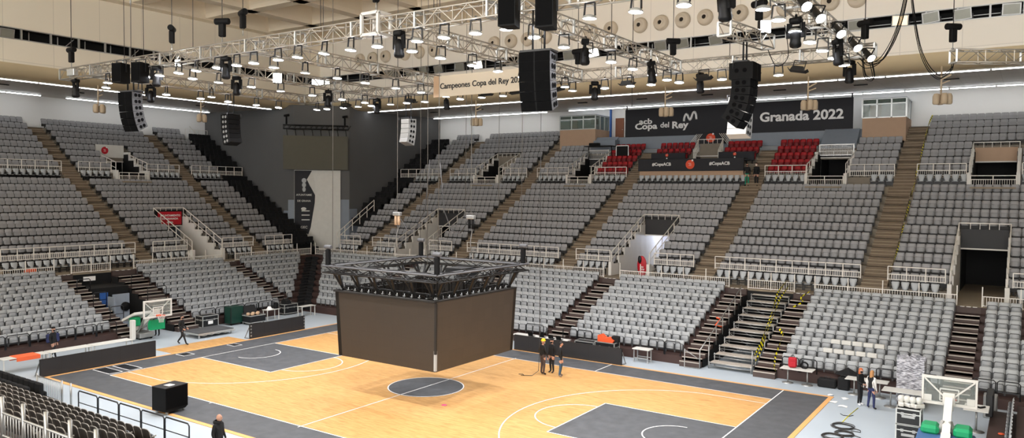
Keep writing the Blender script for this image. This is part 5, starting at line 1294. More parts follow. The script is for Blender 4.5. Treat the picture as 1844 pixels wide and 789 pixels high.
    hdv = np.array(hd); idx[(np.linalg.norm((C-hdv)*[1,1,.8], axis=1) < .145) & (C[:,2] > J['nck'].z+.01)] = 0
    idx[(C[:,2] < .95) & (idx == 1)] = 3; idx[(C[:,2] < .085)] = 4
    for m_ in ['skin']+list(mats): fin.materials.append(M[m_])
    fin.polygons.foreach_set('material_index', idx.astype(np.int32)); fin.polygons.foreach_set('use_smooth', [True]*n); fin.update()
    tag(o, label, 'person'); o.location = loc; o.rotation_euler = (0,0,rz); o.scale = (k,k,k)
    if hair:
        b = MB(); nn = 18
        full = hair in ('hair_blond','hair_red')
        for i in range(11):
            ph = -.15+1.72*i/10
            for j in range(nn):
                a = 2*PI*j/nn; x, y = math.cos(a), math.sin(a)
                lo = (-.35 if y > -.2 else .42) if not full else (-1.0 if y > -.15 else .35)
                zz = max(math.sin(ph), -1); zl = lo+(1-lo)*(i/10)**.8; r_ = math.sqrt(max(0, 1-min(1, max(zl, -.2))**2)) if zl > -.2 else .98
                if full and zl < -.2: r_ = .98-.12*(zl+.2)
                p = Rz @ Vector((x*r_*.084, y*r_*.106+.004, zl*.128*(1.55 if full and zl < 0 else 1))) + hd; b.v.append(tuple(p))
        for i in range(10):
            for j in range(nn): b.f.append((i*nn+j, i*nn+(j+1)%nn, (i+1)*nn+(j+1)%nn, (i+1)*nn+j)); b.m.append(0); b.sm.append(True)
        b.f.append(tuple(10*nn+j for j in range(nn))); b.m.append(0); b.sm.append(True)
        part('hair', b, hair, o)
    if extra: extra(o, hd, Rz)
    return o
def eyes(o, hd, Rz):
    b = MB()
    for s in (-1, 1): c = Rz @ Vector((s*.031,-.083,.008)) + hd; b.lathe([(0,-.011),(.008,-.007),(.010,0),(.008,.007),(0,.011)], 8, 0, tuple(c))
    part('eyes', b, 'hair_black', o)
def mask(o, hd, Rz, m_='black_fabric'):
    b = MB(); vs = []
    for j in range(5):
        for i in range(9):
            a = -1.25+2.5*i/8; z = -.095+.075*j/4; q = Rz @ Vector((math.sin(a)*.08, -math.cos(a)*(.112-.05*abs(z+.05)/.05*.3)+.008, z)) + hd; vs.append(q)
    b.add(vs, [(j*9+i, j*9+i+1, (j+1)*9+i+1, (j+1)*9+i) for j in range(4) for i in range(8)], 0, True); part('face_mask', b, m_, o)
def hood(o, hd, Rz):
    b = MB(); c = hd+Vector((0,.07,-.13)); b.lathe([(.09,.05),(.135,.02),(.14,-.04),(.11,-.09)], 14, 0, tuple(c), cap=False); part('hood', b, 'jacket_black', o)
def helmet(o, hd, Rz):
    b = MB(); b.lathe([(.125,.045),(.13,.05),(.112,.06),(.105,.10),(.08,.145),(.03,.165),(0,.168)], 18, 0, tuple(hd), cap=False); part('hard_hat', b, 'yellow', o); mask(o, hd, Rz, 'sleeve_white')
def cap_(o, hd, Rz):
    b = MB(); b.lathe([(.096,.05),(.1,.07),(.085,.12),(.05,.14),(0,.145)], 16, 0, tuple(hd), cap=False); part('cap', b, 'black_fabric', o); mask(o, hd, Rz)
def both(*fs): return lambda o, hd, Rz: [f(o, hd, Rz) for f in fs]
BLK = ('jacket_black','jacket_black','trouser_black','shoe_dark')
person((1.2,-12.0,0), 1.85, 'bald man in a dark hooded jacket at the bottom edge of the photo', dict(head=(0,-.03,1.63), hyaw=.25, wide=1.15, elL=(.25,.03,1.13), elR=(-.25,.03,1.13), wrL=(.25,-.08,.9), wrR=(-.25,-.08,.9)), BLK, None, both(eyes, hood), 1.78)
person((3.16,5.35,0), 2.75, 'person in yellow hard hat and black jacket with brown trousers seen from behind', dict(wide=1.2, elL=(.30,.0,1.14), elR=(-.30,.0,1.14), wrL=(.28,-.08,.9), wrR=(-.28,-.08,.9)), ('jacket_black','jacket_black','trouser_brown','shoe_dark'), None, helmet, 1.8)
person((3.34,5.95,0), -.3, 'person in black cap and black clothes facing the person in the hard hat', dict(wide=1.05), BLK, None, cap_, 1.76)
person((4.08,5.55,0), 2.1, 'person in black sweater and blue jeans standing right of the two on court', dict(knL=(.10,-.05,.5), anR=(-.16,.06,.09), toR=(-.2,-.08,.04), knR=(-.13,.0,.5)), ('jacket_black','jacket_black','jeans','shoe_grey'), 'hair_black', None, 1.76)
person((17.42,8.85,0), 1.2, 'woman with red hair and black mask in black clothes and white trainers', dict(wide=.9, elR=(-.22,-.02,1.13), wrR=(-.12,-.2,1.05), elL=(.2,-.02,1.13), wrL=(.1,-.2,1.02)), ('jacket_black','jacket_black','trouser_black','shoe_white'), 'hair_red', mask, 1.66)
person((17.93,8.52,0), 2.6, 'woman with blond hair in a black vest, pale sleeves and navy leggings', dict(wide=.92, anL=(.16,.02,.09), anR=(-.16,.02,.09), toL=(.2,-.12,.04), toR=(-.2,-.12,.04), knL=(.13,-.02,.5), knR=(-.13,-.02,.5)), ('jacket_black','sleeve_white','leggings_navy','shoe_dark'), 'hair_blond', None, 1.68)
person((-18.05,-1.05,0), 2.05, 'person in dark clothes striding right across the wooden strip', dict(anL=(.09,.30,.16), knL=(.09,.03,.50), toL=(.11,.17,.035), anR=(-.08,-.33,.09), knR=(-.09,-.2,.5), toR=(-.08,-.48,.05), wrL=(.2,-.2,.98), elL=(.24,.0,1.12), wrR=(-.2,-.2,.98)), BLK, 'hair_black', mask, 1.76)
person((-20.0,-7.35,0), 2.1, 'person in black cap walking behind the long white table', dict(anL=(.08,.2,.13), knL=(.09,.02,.5), toL=(.1,.07,.035), anR=(-.08,-.2,.09), knR=(-.09,-.12,.5), toR=(-.08,-.35,.05)), BLK, None, cap_, 1.74)
person((-21.75,-.35,0), .6, 'person with dark trousers bending behind the left basketball hoop', dict(chs=(0,-.14,1.26), nck=(0,-.24,1.4), ska=(0,-.27,1.45), head=(0,-.3,1.55), shL=(.17,-.2,1.33), shR=(-.17,-.2,1.33), elL=(.2,-.3,1.1), elR=(-.2,-.3,1.1), wrL=(.14,-.45,1.0), wrR=(-.14,-.45,1.0)), ('blue_grey','blue_grey','trouser_black','shoe_dark'), 'hair_black', None, 1.72)
person((5.45,30.95,9.82), .25, 'person in green trousers and dark jacket on the upper walkway by the boards', {}, ('jacket_black','jacket_black','trouser_green','shoe_dark'), 'hair_black', mask, 1.75)
person((6.15,31.0,9.82), -.3, 'person all in black on the upper walkway beside the one in green trousers', {}, BLK, 'hair_black', lambda o, h, r: mask(o, h, r, 'sleeve_white'), 1.78)
person((-19.3,11.6,0), 2.2, 'technician in black half hidden left of the cube at the corner', dict(chs=(0,-.1,1.27), nck=(0,-.18,1.42), ska=(0,-.2,1.47), head=(0,-.23,1.57)), BLK, 'hair_black', None, 1.72) if False else None
# ================================================================== FLOOR EQUIPMENT
def boxset(mb, pts, *a): [mb.box(*p) for p in pts]
# LED perimeter boards
def led(x0, y0, x1, y1, hgt, label, ends=False):
    m = MB(); p, q = Vector((x0,y0,0)), Vector((x1,y1,0)); d = (q-p).normalized(); nrm = Vector((d.y,-d.x,0))
    m.beam(p+Vector((0,0,hgt/2+.02)), q+Vector((0,0,hgt/2+.02)), .1, hgt); o = thing('perimeter_board', m, 'led_frame', label, 'led board')
    f = MB(); n = max(1, round((q-p).length/.96))
    for k in range(n):
        a, b = p+(q-p)*(k/n)+nrm*.056, p+(q-p)*((k+1)/n)+nrm*.056; a += d*.006; b -= d*.006
        f.add([a+Vector((0,0,.04)),b+Vector((0,0,.04)),b+Vector((0,0,hgt)),a+Vector((0,0,hgt))], [(0,1,2,3)])
    part('led_panel', f, 'dark_panel', o)
    l = MB()
    for k in range(n+1): a = p+(q-p)*(k/n)-nrm*.05; l.beam(a+Vector((0,0,.03)), a-nrm*.45+Vector((0,0,.03)), .05, .05); l.beam(a-nrm*.4+Vector((0,0,.04)), a+Vector((0,0,hgt*.8)), .04, .04)
    if ends:
        for c in (p, q):
            for z in (.15,.35,.55,.75): l.beam(c+nrm*.06+d*.06*(1 if c is p else -1)+Vector((0,0,z)), c+nrm*.075+d*.06*(1 if c is p else -1)+Vector((0,0,z+.1)), .09, .04)
    part('stand', l, 'steel', o); return o
led(-16.3,-9.7,-16.3,-3.75,.86,'long dark perimeter board in front of the white table at the left')
led(-16.3,2.4,-16.3,6.7,.88,'short dark perimeter board with case fittings left of the cube',True)
led(5.5,9.58,-1.4,9.58,.88,'dark perimeter board behind the three people on court') if False else led(-1.4,9.58,5.52,9.58,.88,'dark perimeter board behind the three people on court')
# tables
def table(x0, x1, y0, y1, h, label, legs=4, mat_='sign_white', rz=0, group=None):
    cx, cy = (x0+x1)/2, (y0+y1)/2; a, b = (x1-x0)/2, (y1-y0)/2
    m = MB(); m.bev(-a,a,-b,b,h-.035,h,.012); o = thing('table', m, mat_, label, 'table', (cx,cy,0), rz, group)
    if legs == 2:
        for x in ((-a*.6,a*.6) if a > b else (0,0)):
            y = 0 if a > b else (-b*.6 if x == 0 else 0)
            f = MB(); f.bar((x,y,.02),(x,y,h-.04),.035,8); f.lathe([(.27,0),(.27,.012),(.05,.05)],16,0,(x,y,0)); part('pedestal', f, 'steel', o)
    elif legs == 1: f = MB(); f.bar((0,0,.02),(0,0,h-.04),.04,8); f.lathe([(.3,0),(.3,.012),(.05,.05)],16); part('pedestal', f, 'steel', o)
    else:
        for x in (-a+.08,a-.08):
            for y in (-b+.06,b-.06): f = MB(); f.beam((x,y,0),(x,y,h-.03),.045,.045); part('leg', f, mat_, o)
    return o
for k, (y0, y1) in enumerate(((-10.6,-8.45),(-8.4,-6.25),(-6.2,-4.0))):
    t = table(-18.75,-18.0,y0,y1,.78, ('white press table at its near end with orange cloth','middle one of the three white press tables in a row','white press table at its far end, next to the court strip')[k], group='white press tables')
m = MB(); m.bev(-18.78,-17.98,-10.0,-8.9,.782,.80,.006); m.box(-18.78,-18.76,-10.0,-8.9,.55,.79); m.box(-18.0,-17.98,-10.0,-8.9,.6,.79); thing('orange_cloth', m, 'orange_cloth', 'orange cloth lying on the nearest white press table', 'cloth')
table(13.45,14.98,10.75,11.5,.76,'white pedestal table with the red backpack',2)
table(16.5,18.3,10.35,11.05,.76,'white pedestal table behind the two women',2)
table(18.25,19.85,9.0,9.85,.78,'white pedestal table in front of the wrapped pallet',2)
table(21.45,22.3,6.95,8.1,.95,'tall white pedestal table right of the near basketball hoop',1)
table(-1.9,1.8,9.95,10.65,.8,'long white scorers table behind the dark perimeter board')
table(-21.3,-20.7,7.2,8.3,.76,'white table with helmet left of the cube beside the open case'); table(-20.6,-20.0,9.7,11.0,.76,'white cloth-edged table nearest the corner steps')
m = MB(); m.lathe([(.0,.22),(.1,.2),(.16,.1),(.22,0)],14,0,(-21.0,7.6,.76)); thing('white_helmet', m, 'paper', 'white helmet-like bundle on the table beside the open case', 'helmet')
m = MB(); m.lathe([(.16,0),(.18,.35),(.14,.42),(.05,.45)],12,0,(-21.0,8.15,.76)); thing('black_drum', m, 'black_plastic', 'black round container at the end of the helmet table', 'container')
# small things on the scorers table
for k, (x, y) in enumerate(((-.6,10.2),(.1,10.3),(.75,10.25),(1.3,10.2))):
    m = MB(); m.box(x-.17,x+.17,y-.12,y+.12,.80,.82); m.add([(x-.17,y-.12,.82),(x+.17,y-.12,.82),(x+.17,y-.2,1.04),(x-.17,y-.2,1.04),(x-.17,y-.13,.82),(x+.17,y-.13,.82),(x+.17,y-.21,1.04),(x-.17,y-.21,1.04)], [(0,1,2,3),(7,6,5,4),(0,3,7,4),(1,5,6,2),(3,2,6,7)])
    thing('laptop', m, 'black_plastic', f'dark laptop on the scorers table, {nth(k+1)} from left', 'laptop', group='laptops on the scorers table')
# flight cases
def fcase(x0, x1, y0, y1, z0, z1, label, body='case_black', wheels=True, lid=None, rz=0, note=True, front='-Y'):
    cx, cy = (x0+x1)/2, (y0+y1)/2; a, b = (x1-x0)/2, (y1-y0)/2; w = .12 if wheels else 0
    m = MB(); m.box(-a,a,-b,b,z0+w,z1); o = thing('flight_case', m, body, label, 'case', (cx,cy,0), rz)
    e = MB(); t = .045
    for x in (-a,a):
        for y in (-b,b): e.beam((x,y,z0+w),(x,y,z1),t,t)
    for z in (z0+w,z1,):
        for y in (-b,b): e.beam((-a,y,z),(a,y,z),t,t)
        for x in (-a,a): e.beam((x,-b,z),(x,b,z),t,t)
    zl = z1-(z1-z0)*.3
    for y in (-b,b): e.beam((-a,y,zl),(a,y,zl),.03,.04)
    for x in (-a,a): e.beam((x,-b,zl),(x,b,zl),.03,.04)
    part('edge', e, 'flight_edge', o)
    l = MB()
    for s in (-1, 1):
        l.box(s*a*.5-.05,s*a*.5+.05,-b-.02,-b,zl-.06,zl+.05); l.box(a,a+.02,s*b*.5-.05,s*b*.5+.05,zl-.06,zl+.05)
    part('latch', l, 'steel', o)
    if wheels:
        for x in (-a+.1,a-.1):
            for y in (-b+.1,b-.1): q = MB(); q.lathe([(.05,-.02),(.055,0),(.05,.02)],10,0,(x,y,z0+.055),'Y'); q.box(x-.03,x+.03,y-.03,y+.03,z0+.08,z0+w); part('caster', q, 'black_plastic', o)
    if note:
        q = MB(); q.box(-.16,.16,-b-.012,-b-.004,z0+.3,z0+.5) if front == '-Y' else q.box(a+.004,a+.012,-.18,.18,z0+.3,z0+.52); part('paper_note', q, 'paper', o)
    return o
fcase(-22.2,-21.4,2.6,3.75,0,.85,'black flight case with white note beside the left hoop',front='X')
fcase(1.9,3.1,10.9,11.5,0,.72,'black flight case behind the perimeter board, left one'); fcase(3.2,4.4,10.9,11.55,0,.82,'black flight case with orange jacket on top')
m = MB(); m.prism([(-.5,0),(.45,0),(.5,.12),(.2,.28),(-.1,.22),(-.35,.4),(-.5,.35)], -.2, .25, 'Y'); thing('orange_jacket', m, 'orange_rim', 'crumpled orange jacket lying on the flight case', 'jacket', (3.8,11.2,.83))
m = MB(); m.bev(-.22,.22,-.15,.15,0,.36,.04); m.bar((-.1,0,.36),(.1,0,.36),.03,6); thing('tool_bag', m, 'black_fabric', 'dark tool bag beside the orange jacket', 'bag', (4.3,11.3,.83))
# open green case and open console case near the corner
m = MB(); m.box(-.5,.5,-.35,.35,.13,1.25); o = thing('open_crate', m, 'case_green', 'tall dark green transport crate standing left of the open console case', 'case', (-21.45,5.02,0), PI/2)
e = MB()
for x in (-.5,.5):
    for y in (-.35,.35): e.beam((x,y,.13),(x,y,1.25),.05,.05)
part('edge', e, 'black_metal', o)
for x in (-.4,.4): q = MB(); q.lathe([(.06,-.03),(.06,.03)],10,0,(x,-.25,.065),'Y'); q.box(x-.03,x+.03,-.3,-.2,.08,.14); part('caster', q, 'black_plastic', o)
m = MB(); m.box(-.42,.42,-.62,.62,.16,.62); o = thing('console_case', m, 'case_black', 'open flight case with raised lid and lamps inside, left of the cube', 'case', (-20.6,6.0,0))
e = MB()
for z in (.16,.62):
    for y in (-.62,.62): e.beam((-.42,y,z),(.42,y,z),.05,.05)
    for x in (-.42,.42): e.beam((x,-.62,z),(x,.62,z),.05,.05)
part('edge', e, 'flight_edge', o)
l = MB(); l.add([(-.42,-.62,.62),(-.42,.62,.62),(-.75,.62,1.2),(-.75,-.62,1.2),(-.5,-.62,.6),(-.5,.62,.6),(-.85,.62,1.18),(-.85,-.62,1.18)], [(0,1,2,3),(7,6,5,4),(0,3,7,4),(1,5,6,2),(3,2,6,7),(0,4,5,1)]); part('lid', l, 'case_black', o)
l = MB(); [l.lathe([(.1,0),(.14,.08),(.1,.18),(0,.2)],10,0,(-.1+.2*(k%2),-.4+.2*k,.62)) for k in range(5)]; part('contents', l, 'tan', o)
for x in (-.35,.35):
    for y in (-.5,.5): q = MB(); q.lathe([(.06,-.02),(.06,.02)],10,0,(x,y,.07),'Y'); q.box(x-.03,x+.03,y-.04,y+.04,.09,.17); part('caster', q, 'black_plastic', o)
fcase(-22.3,-21.7,9.5,10.7,0,.78,'open-topped black case against the lower seats beside the corner steps',note=False)
m = MB(); m.prism([(-.35,0),(.35,0),(.25,.25),(-.1,.4),(-.3,.2)], -.2, .2, 'Y'); thing('dark_bundle', m, 'black_fabric', 'dark bundle of cloth on the case beside the corner steps', 'bundle', (-22.0,9.9,.8))
# low stage platform
m = MB(); m.box(-20.4,-18.7,.5,3.0,.30,.36); o = thing('stage_platform', m, 'runoff', 'low grey stage platform on the floor near the striding person', 'platform')
e = MB()
for a, b in (((-20.4,.5),(-18.7,.5)),((-18.7,.5),(-18.7,3.0)),((-18.7,3.0),(-20.4,3.0)),((-20.4,3.0),(-20.4,.5))): e.beam((*a,.27),(*b,.27),.05,.10)
for k in range(5): e.beam((-18.68,.6+.5*k,.22),(-18.68,.9+.5*k,.16),.03,.03); e.beam((-18.68,.9+.5*k,.16),(-18.68,1.1+.5*k,.22),.03,.03)
part('frame', e, 'flight_edge', o)
for x in (-20.3,-18.8):
    for y in (.6,2.9): q = MB(); q.beam((x,y,0),(x,y,.24),.07,.07); part('leg', q, 'alu', o)
# ------------------------------------------------------------------ basketball hoops
def hoop(loc, rz, label, back=False):
    """portable hoop, board faces -Y"""
    m = MB(); W2 = .91
    for x in (-W2+.04, W2-.04): m.beam((x,0,1.46),(x,0,2.5),.1,.07)
    for z in (1.5,2.47): m.beam((-W2,0,z),(W2,0,z),.07,.1)
    for a, b in (((-.3,1.62),(.3,1.62)),((-.3,2.06),(.3,2.06)),((-.3,1.62),(-.3,2.06)),((.3,1.62),(.3,2.06))): m.beam((a[0],-.02,a[1]),(b[0],-.02,b[1]),.02,.05)
    o = thing('basketball_hoop', m, 'white_paint', label, 'basketball hoop', loc, rz)
    g = MB(); g.box(-W2+.06,W2-.06,-.008,.008,1.52,2.44); part('board_glass', g, 'clear_glass', o)
    f = MB(); f.beam((-W2+.1,.06,2.42),(-.1,.12,1.75),.05,.05); f.beam((W2-.1,.06,2.42),(.1,.12,1.75),.05,.05); f.bev(-.2,.2,.08,.2,1.5,1.95,.02); part('brace', f, 'white_paint', o)
    r = MB(); n = 20; r.path([(.225*math.cos(2*PI*k/n),-.38+.225*math.sin(2*PI*k/n),1.6) for k in range(n+1)], .014, 6); r.box(-.12,.12,-.16,-.02,1.52,1.62); rim = part('rim', r, 'orange_rim', o)
    t = MB()
    for k in range(12):
        for s in (-1, 1):
            P_ = []
            for j in range(5):
                a = 2*PI*(k+s*j*.5)/12; rr = .22-.09*min(1, j/3); P_.append((rr*math.cos(a),-.38+rr*math.sin(a),1.58-.1*j))
            t.path(P_, .007, 3)
    part('net', t, 'net', rim)
    a = MB(); a.beam((0,.2,1.72),(0,1.7,.75),.26,.26); a.beam((0,1.7,.75),(0,2.3,.5),.3,.3); part('arm', a, 'white_paint', o)
    b = MB(); b.bev(-.55,.4,1.0,2.9,.1,.4,.04); b.beam((-.4,1.6,.3),(-.12,1.3,1.2),.1,.1); b.beam((.3,1.6,.3),(.12,1.3,1.2),.1,.1); part('base', b, 'steel', o)
    for x in (-.42,.28):
        for y in (1.2,2.7): q = MB(); q.lathe([(.1,-.04),(.1,.04)],12,0,(x,y,.1),'X'); part('wheel', q, 'black_plastic', o)
    return o
o = hoop((-20.2,-1.25,0), PI/2, 'folded basketball hoop with green pads in front of the left tunnel')
p = MB(); p.prism([(.42,.62),(.72,.66),(.75,1.0),(.6,1.22),(.42,1.16)], -.2, .72, 'X'); part('pad', p, 'green_pad', o)
p = MB(); p.bev(-.75,-.35,1.2,1.9,.85,1.4,.06); part('pad', p, 'green_pad', o)
p = MB(); p.add([(-.9,1.0,1.75),(.2,1.0,1.75),(.2,2.4,1.2),(-.9,2.4,1.2),(-.9,1.0,1.6),(.2,1.0,1.6),(.2,2.4,1.05),(-.9,2.4,1.05)], [(0,1,2,3),(7,6,5,4),(0,4,5,1),(1,5,6,2),(2,6,7,3),(3,7,4,0)]); p.bev(-1.1,-.85,.9,1.2,.1,1.3,.03); part('cover', p, 'white_paint', o)
for k, z in enumerate((.55,.72,.89)): text('BASKET', o, (.10,.405-.0*k,.62), RY, .7, 'lettering_white', bold=.02) if k == 0 and False else None
o = hoop((21.1,5.1,0), PI+.03, 'folded basketball hoop with green pads and blue base at the bottom right')
p = MB(); p.bev(-.8,-.22,.9,1.7,.72,1.08,.1); part('pad', p, 'green_pad', o); p = MB(); p.bev(.22,.8,.9,1.7,.72,1.05,.1); part('pad', p, 'green_pad', o)
p = MB(); p.bev(-.9,.9,.95,2.6,.4,.75,.05); part('base_cover', p, 'blue_pad', o)
for s in (-1, 1): p = MB(); p.box(s*.7-.13,s*.7+.13,.02,.03,1.56,1.80); part('board_pad', p, 'sign_white', o)
# ------------------------------------------------------------------ wrapped pallet, racks with lamps, bags
m = MB(); m.box(18.75,19.75,10.0,10.9,0,.14); o = thing('wrapped_pallet', m, 'tread_dark', 'tall pallet of grey goods wrapped in clear stretch film', 'pallet')
for k in range(6):
    for s in (0, 1): q = MB(); q.bev(18.78+.48*s,19.24+.48*s,10.03,10.87,.15+.3*k,.44+.3*k,.03); part('carton', q, 'seat_light' if (k+s) % 2 else 'steel', o)
m = MB(); n = 40; ny = 26; vs = []
for j in range(ny):
    for i in range(n):
        a = 2*PI*i/n; c, s = math.cos(a), math.sin(a); q = max(abs(c),abs(s)); rx = .53+.02*random.random(); z = .12+1.95*j/(ny-1)+random.uniform(-.02,.02)+(random.uniform(-.05,.15) if j == ny-1 else 0)
        vs.append((19.25+c/q*rx, 10.45+s/q*(rx-.05), z))
m.add(vs, [(j*n+i, j*n+(i+1)%n, (j+1)*n+(i+1)%n, (j+1)*n+i) for j in range(ny-1) for i in range(n)]); part('stretch_film', m, 'stretch_film', o)
for k, (z0, z1, w_) in enumerate(((0,.68,'lower'),(.70,1.28,'upper'))):
    o = fcase(19.45,20.25,4.3,5.0,z0,z1,f'{w_} black flight case of the stack in front of the near hoop',wheels=(k == 0),note=False)
    q = MB(); q.box(-.22,.22,-.375,-.36,z0+.26,z0+.36); part('front_plate', q, 'steel', o)
for k in range(4):
    m = MB(); m.bev(-.09,.09,-.2,.2,0,.16,.03); m.lathe([(.07,.16),(.11,.22),(.12,.34),(.08,.4)],12)
    if k == 0: lamp0 = thing('white_lamp_head', m, 'sign_white', 'white lamp head on the case stack, first from left', 'stage light', (19.56,4.65,1.3), .2, 'white lamp heads on the case stack')
    else: copy_tree(lamp0, (19.56+.2*k,4.6+.05*(k%2),1.3), .2+.7*k, f'white lamp head on the case stack, {nth(k+1)} from left')
m = MB(); m.bev(-.2,.2,-.13,.13,0,.5,.07); o = thing('backpack', m, 'red_bag', 'red backpack standing on the pedestal table', 'bag', (13.95,11.2,.77), .3)
q = MB(); q.bev(-.15,.15,-.2,-.12,.05,.28,.03); part('pocket', q, 'red_bag', o); q = MB(); q.path([(-.08,.0,.48),(-.06,0,.58),(.06,0,.58),(.08,0,.48)], .015, 5); part('handle', q, 'black_fabric', o)
m = MB(); m.path([(.16*math.cos(2*PI*k/14),0,.17+.15*math.sin(2*PI*k/14)) for k in range(15)], .04, 6); thing('headphones', m, 'black_plastic', 'black headphones on the table beside the red backpack', 'headphones', (14.5,11.25,.76))
for x, y, sx, sy, sz, nm, lb in ((15.55,11.35,.42,.22,.42,'equipment_case','low black equipment case on the floor by the fascia'),(16.3,11.3,.26,.18,.6,'rucksack','black rucksack standing on the floor right of the low case')):
    m = MB(); m.bev(x-sx,x+sx,y-sy,y+sy,0,sz,.06); o = thing(nm, m, 'black_fabric', lb, 'bag'); q = MB(); q.path([(x-.12,y-.05,sz),(x-.1,y-.05,sz+.09),(x+.1,y-.05,sz+.09),(x+.12,y-.05,sz)], .02, 5); part('handle', q, 'black_metal', o)
m = MB(); n = 10
vs = [(0,0,.42)]+[(.6*math.cos(2*PI*k/n),.42*math.sin(2*PI*k/n),.08) for k in range(n)]; m.add(vs, [(0,1+k,1+(k+1)%n) for k in range(n)]); m.add([(0,0,.36)]+[(.59*math.cos(2*PI*k/n),.41*math.sin(2*PI*k/n),.06) for k in range(n)], [(0,1+(k+1)%n,1+k) for k in range(n)])
o = thing('umbrella', m, 'black_fabric', 'open black umbrella lying on the edge of the lower seats', 'umbrella', (16.35,12.0,.52)); q = MB(); q.bar((0,0,.42),(0,0,.5),.015,5); q.bar((0,0,.4),(.3,-.25,.06),.012,5); part('shaft', q, 'steel', o)
for k, x in enumerate((16.95,17.2)):
    m = MB(); m.box(x,x+.17,11.70,11.74,.15,.32); o = thing('socket_box', m, 'paper', f'white socket on the brown fascia behind the women, {"left" if k == 0 else "right"} one', 'socket', group='sockets on the fascia'); q = MB(); q.lathe([(.05,0),(.05,.01)],10,0,(x+.085,11.69,.235),'Y'); part('outlet', q, 'cone_dark', o)
# white covers over two rows of seat tops
for i in (1, 2):
    for k in range(5):
        u, v = 15.25+.512*k+(-.1 if i == 1 else .1), LOW[i][0]+.3; m = MB(); m.bev(-.22,.22,-.05,.15,.52,.735,.02)
        thing('seat_top_cover', m, 'sign_white', f'white cover over a lower seat back behind the women, {nth(k+1)} from left, {"nearer" if i == 1 else "farther"} row', 'cover', (u,v,LOW[i][1]), 0, 'white seat covers')
# cable coils
for k, (x, y, r_) in enumerate(((17.45,5.0,.42),(17.7,4.05,.34),(17.4,3.4,.40))):
    m = MB()
    for j in range(7):
        rr = r_*random.uniform(.82,1.02); cx, cy = x+random.uniform(-.03,.03), y+random.uniform(-.03,.03); m.path([(cx+rr*math.cos(2*PI*i/24),cy+rr*.95*math.sin(2*PI*i/24),.02+.010*j+.006*math.sin(i)) for i in range(25)], .011, 5)
    m.path([(x+r_,y,.03),(x+r_+.25,y-.1,.02),(x+r_+.3,y-.35,.02),(x+r_*.9,y-.4,.03)], .016, 5)
    thing('cable_coil', m, 'cable_grey', ('coil of black cable on the blue floor, farthest of three','coil of black cable on the blue floor, middle of three','coil of black cable on the blue floor, nearest of three')[k], 'cable coil', group='cable coils on the floor')
m = MB(); m.path([(17.3,5.5,.012),(17.35,7,.012),(17.45,8.3,.012)], .018, 4); thing('yellow_cord', m, 'tape_yellow', 'thin yellow cord on the floor between coils and women', 'cord')
m = MB(); m.path([(2.2,4.6,.04),(2.35,4.75,.03),(2.5,4.62,.03),(2.4,4.5,.03),(2.9,4.75,.03),(3.0,5.2,.2),(3.0,5.3,1.2),(2.95,5.3,8),(2.9,5.3,23.48)], .016, 5); thing('hanging_cord', m, 'cable_grey', 'thin cord hanging beside the yellow hard hat down to the court', 'cord')
for k, (x, y) in enumerate(((16.4,8.7),(16.9,8.2),(16.0,9.85),(16.7,9.6))):
    m = MB(); pts = [(x+random.uniform(.08,.3)*math.cos(2*PI*i/7),y+random.uniform(.08,.25)*math.sin(2*PI*i/7),.006+random.uniform(0,.03)) for i in range(7)]; m.add(pts+[(x,y,.035)], [(i,(i+1)%7,7) for i in range(7)]); thing('paper_scrap', m, 'paper', f'crumpled white scrap on the floor near the court corner, {nth(k+1)} one', 'paper', group='paper scraps by the court corner')
m = MB(); m.path([(x,y,.02) for x, y in ((17.0,6.9),(17.15,6.7),(17.4,6.75),(17.5,6.95))], .014, 4); thing('cable_scrap', m, 'black_plastic', 'short black cable end on the floor', 'cable')
m = MB(); m.lathe([(.0,.016),(.13,.014),(.12,.026),(0,.03)],9,0,(2.3,-1.6,0)); thing('pink_scrap', m, 'pink', 'small pink scrap lying on the wooden court', 'scrap', (.35,-.3,0))
# service trolley
m = MB(); m.bev(5.55,6.55,10.75,11.35,.70,.76,.015); o = thing('trolley', m, 'sign_white', 'small white-topped trolley on wheels right of the perimeter board', 'trolley')
for x in (5.65,6.45):
    for y in (10.82,11.28): q = MB(); q.beam((x,y,.1),(x,y,.7),.05,.05); q.lathe([(.055,-.02),(.055,.02)],10,0,(x,y,.055),'Y'); part('leg', q, 'alu', o)
q = MB(); q.beam((5.65,10.82,.25),(6.45,10.82,.25),.04,.04); q.beam((5.65,11.28,.25),(6.45,11.28,.25),.04,.04); part('stretcher', q, 'alu', o)
# big black box on casters at the near sideline
m = MB(); m.prism([(-.55,.16),(-.42,.13),(.42,.13),(.55,.22),(.55,1.12),(-.55,1.12)], -.4, .4, 'X')
o = thing('subwoofer', m, 'black_plastic', 'large black box on casters standing on the near run-off', 'box', (-5.95,-9.3,0), .12)
q = MB(); q.box(.4,.415,-.5,.5,.25,1.08); part('grille', q, 'grille', o); q = MB(); q.box(-.42,.42,-.56,.56,1.12,1.135); part('top_sheet', q, 'seat_gap', o); q = MB(); q.box(-.15,.2,-.2,.1,1.136,1.14); part('label_sheet', q, 'sign_white', o)
for x in (-.3,.3):
    for y in (-.4,.4): q = MB(); q.lathe([(.06,-.025),(.06,.025)],10,0,(x,y,.06),'Y'); q.box(x-.04,x+.04,y-.04,y+.04,.09,.15); part('caster', q, 'steel', o)
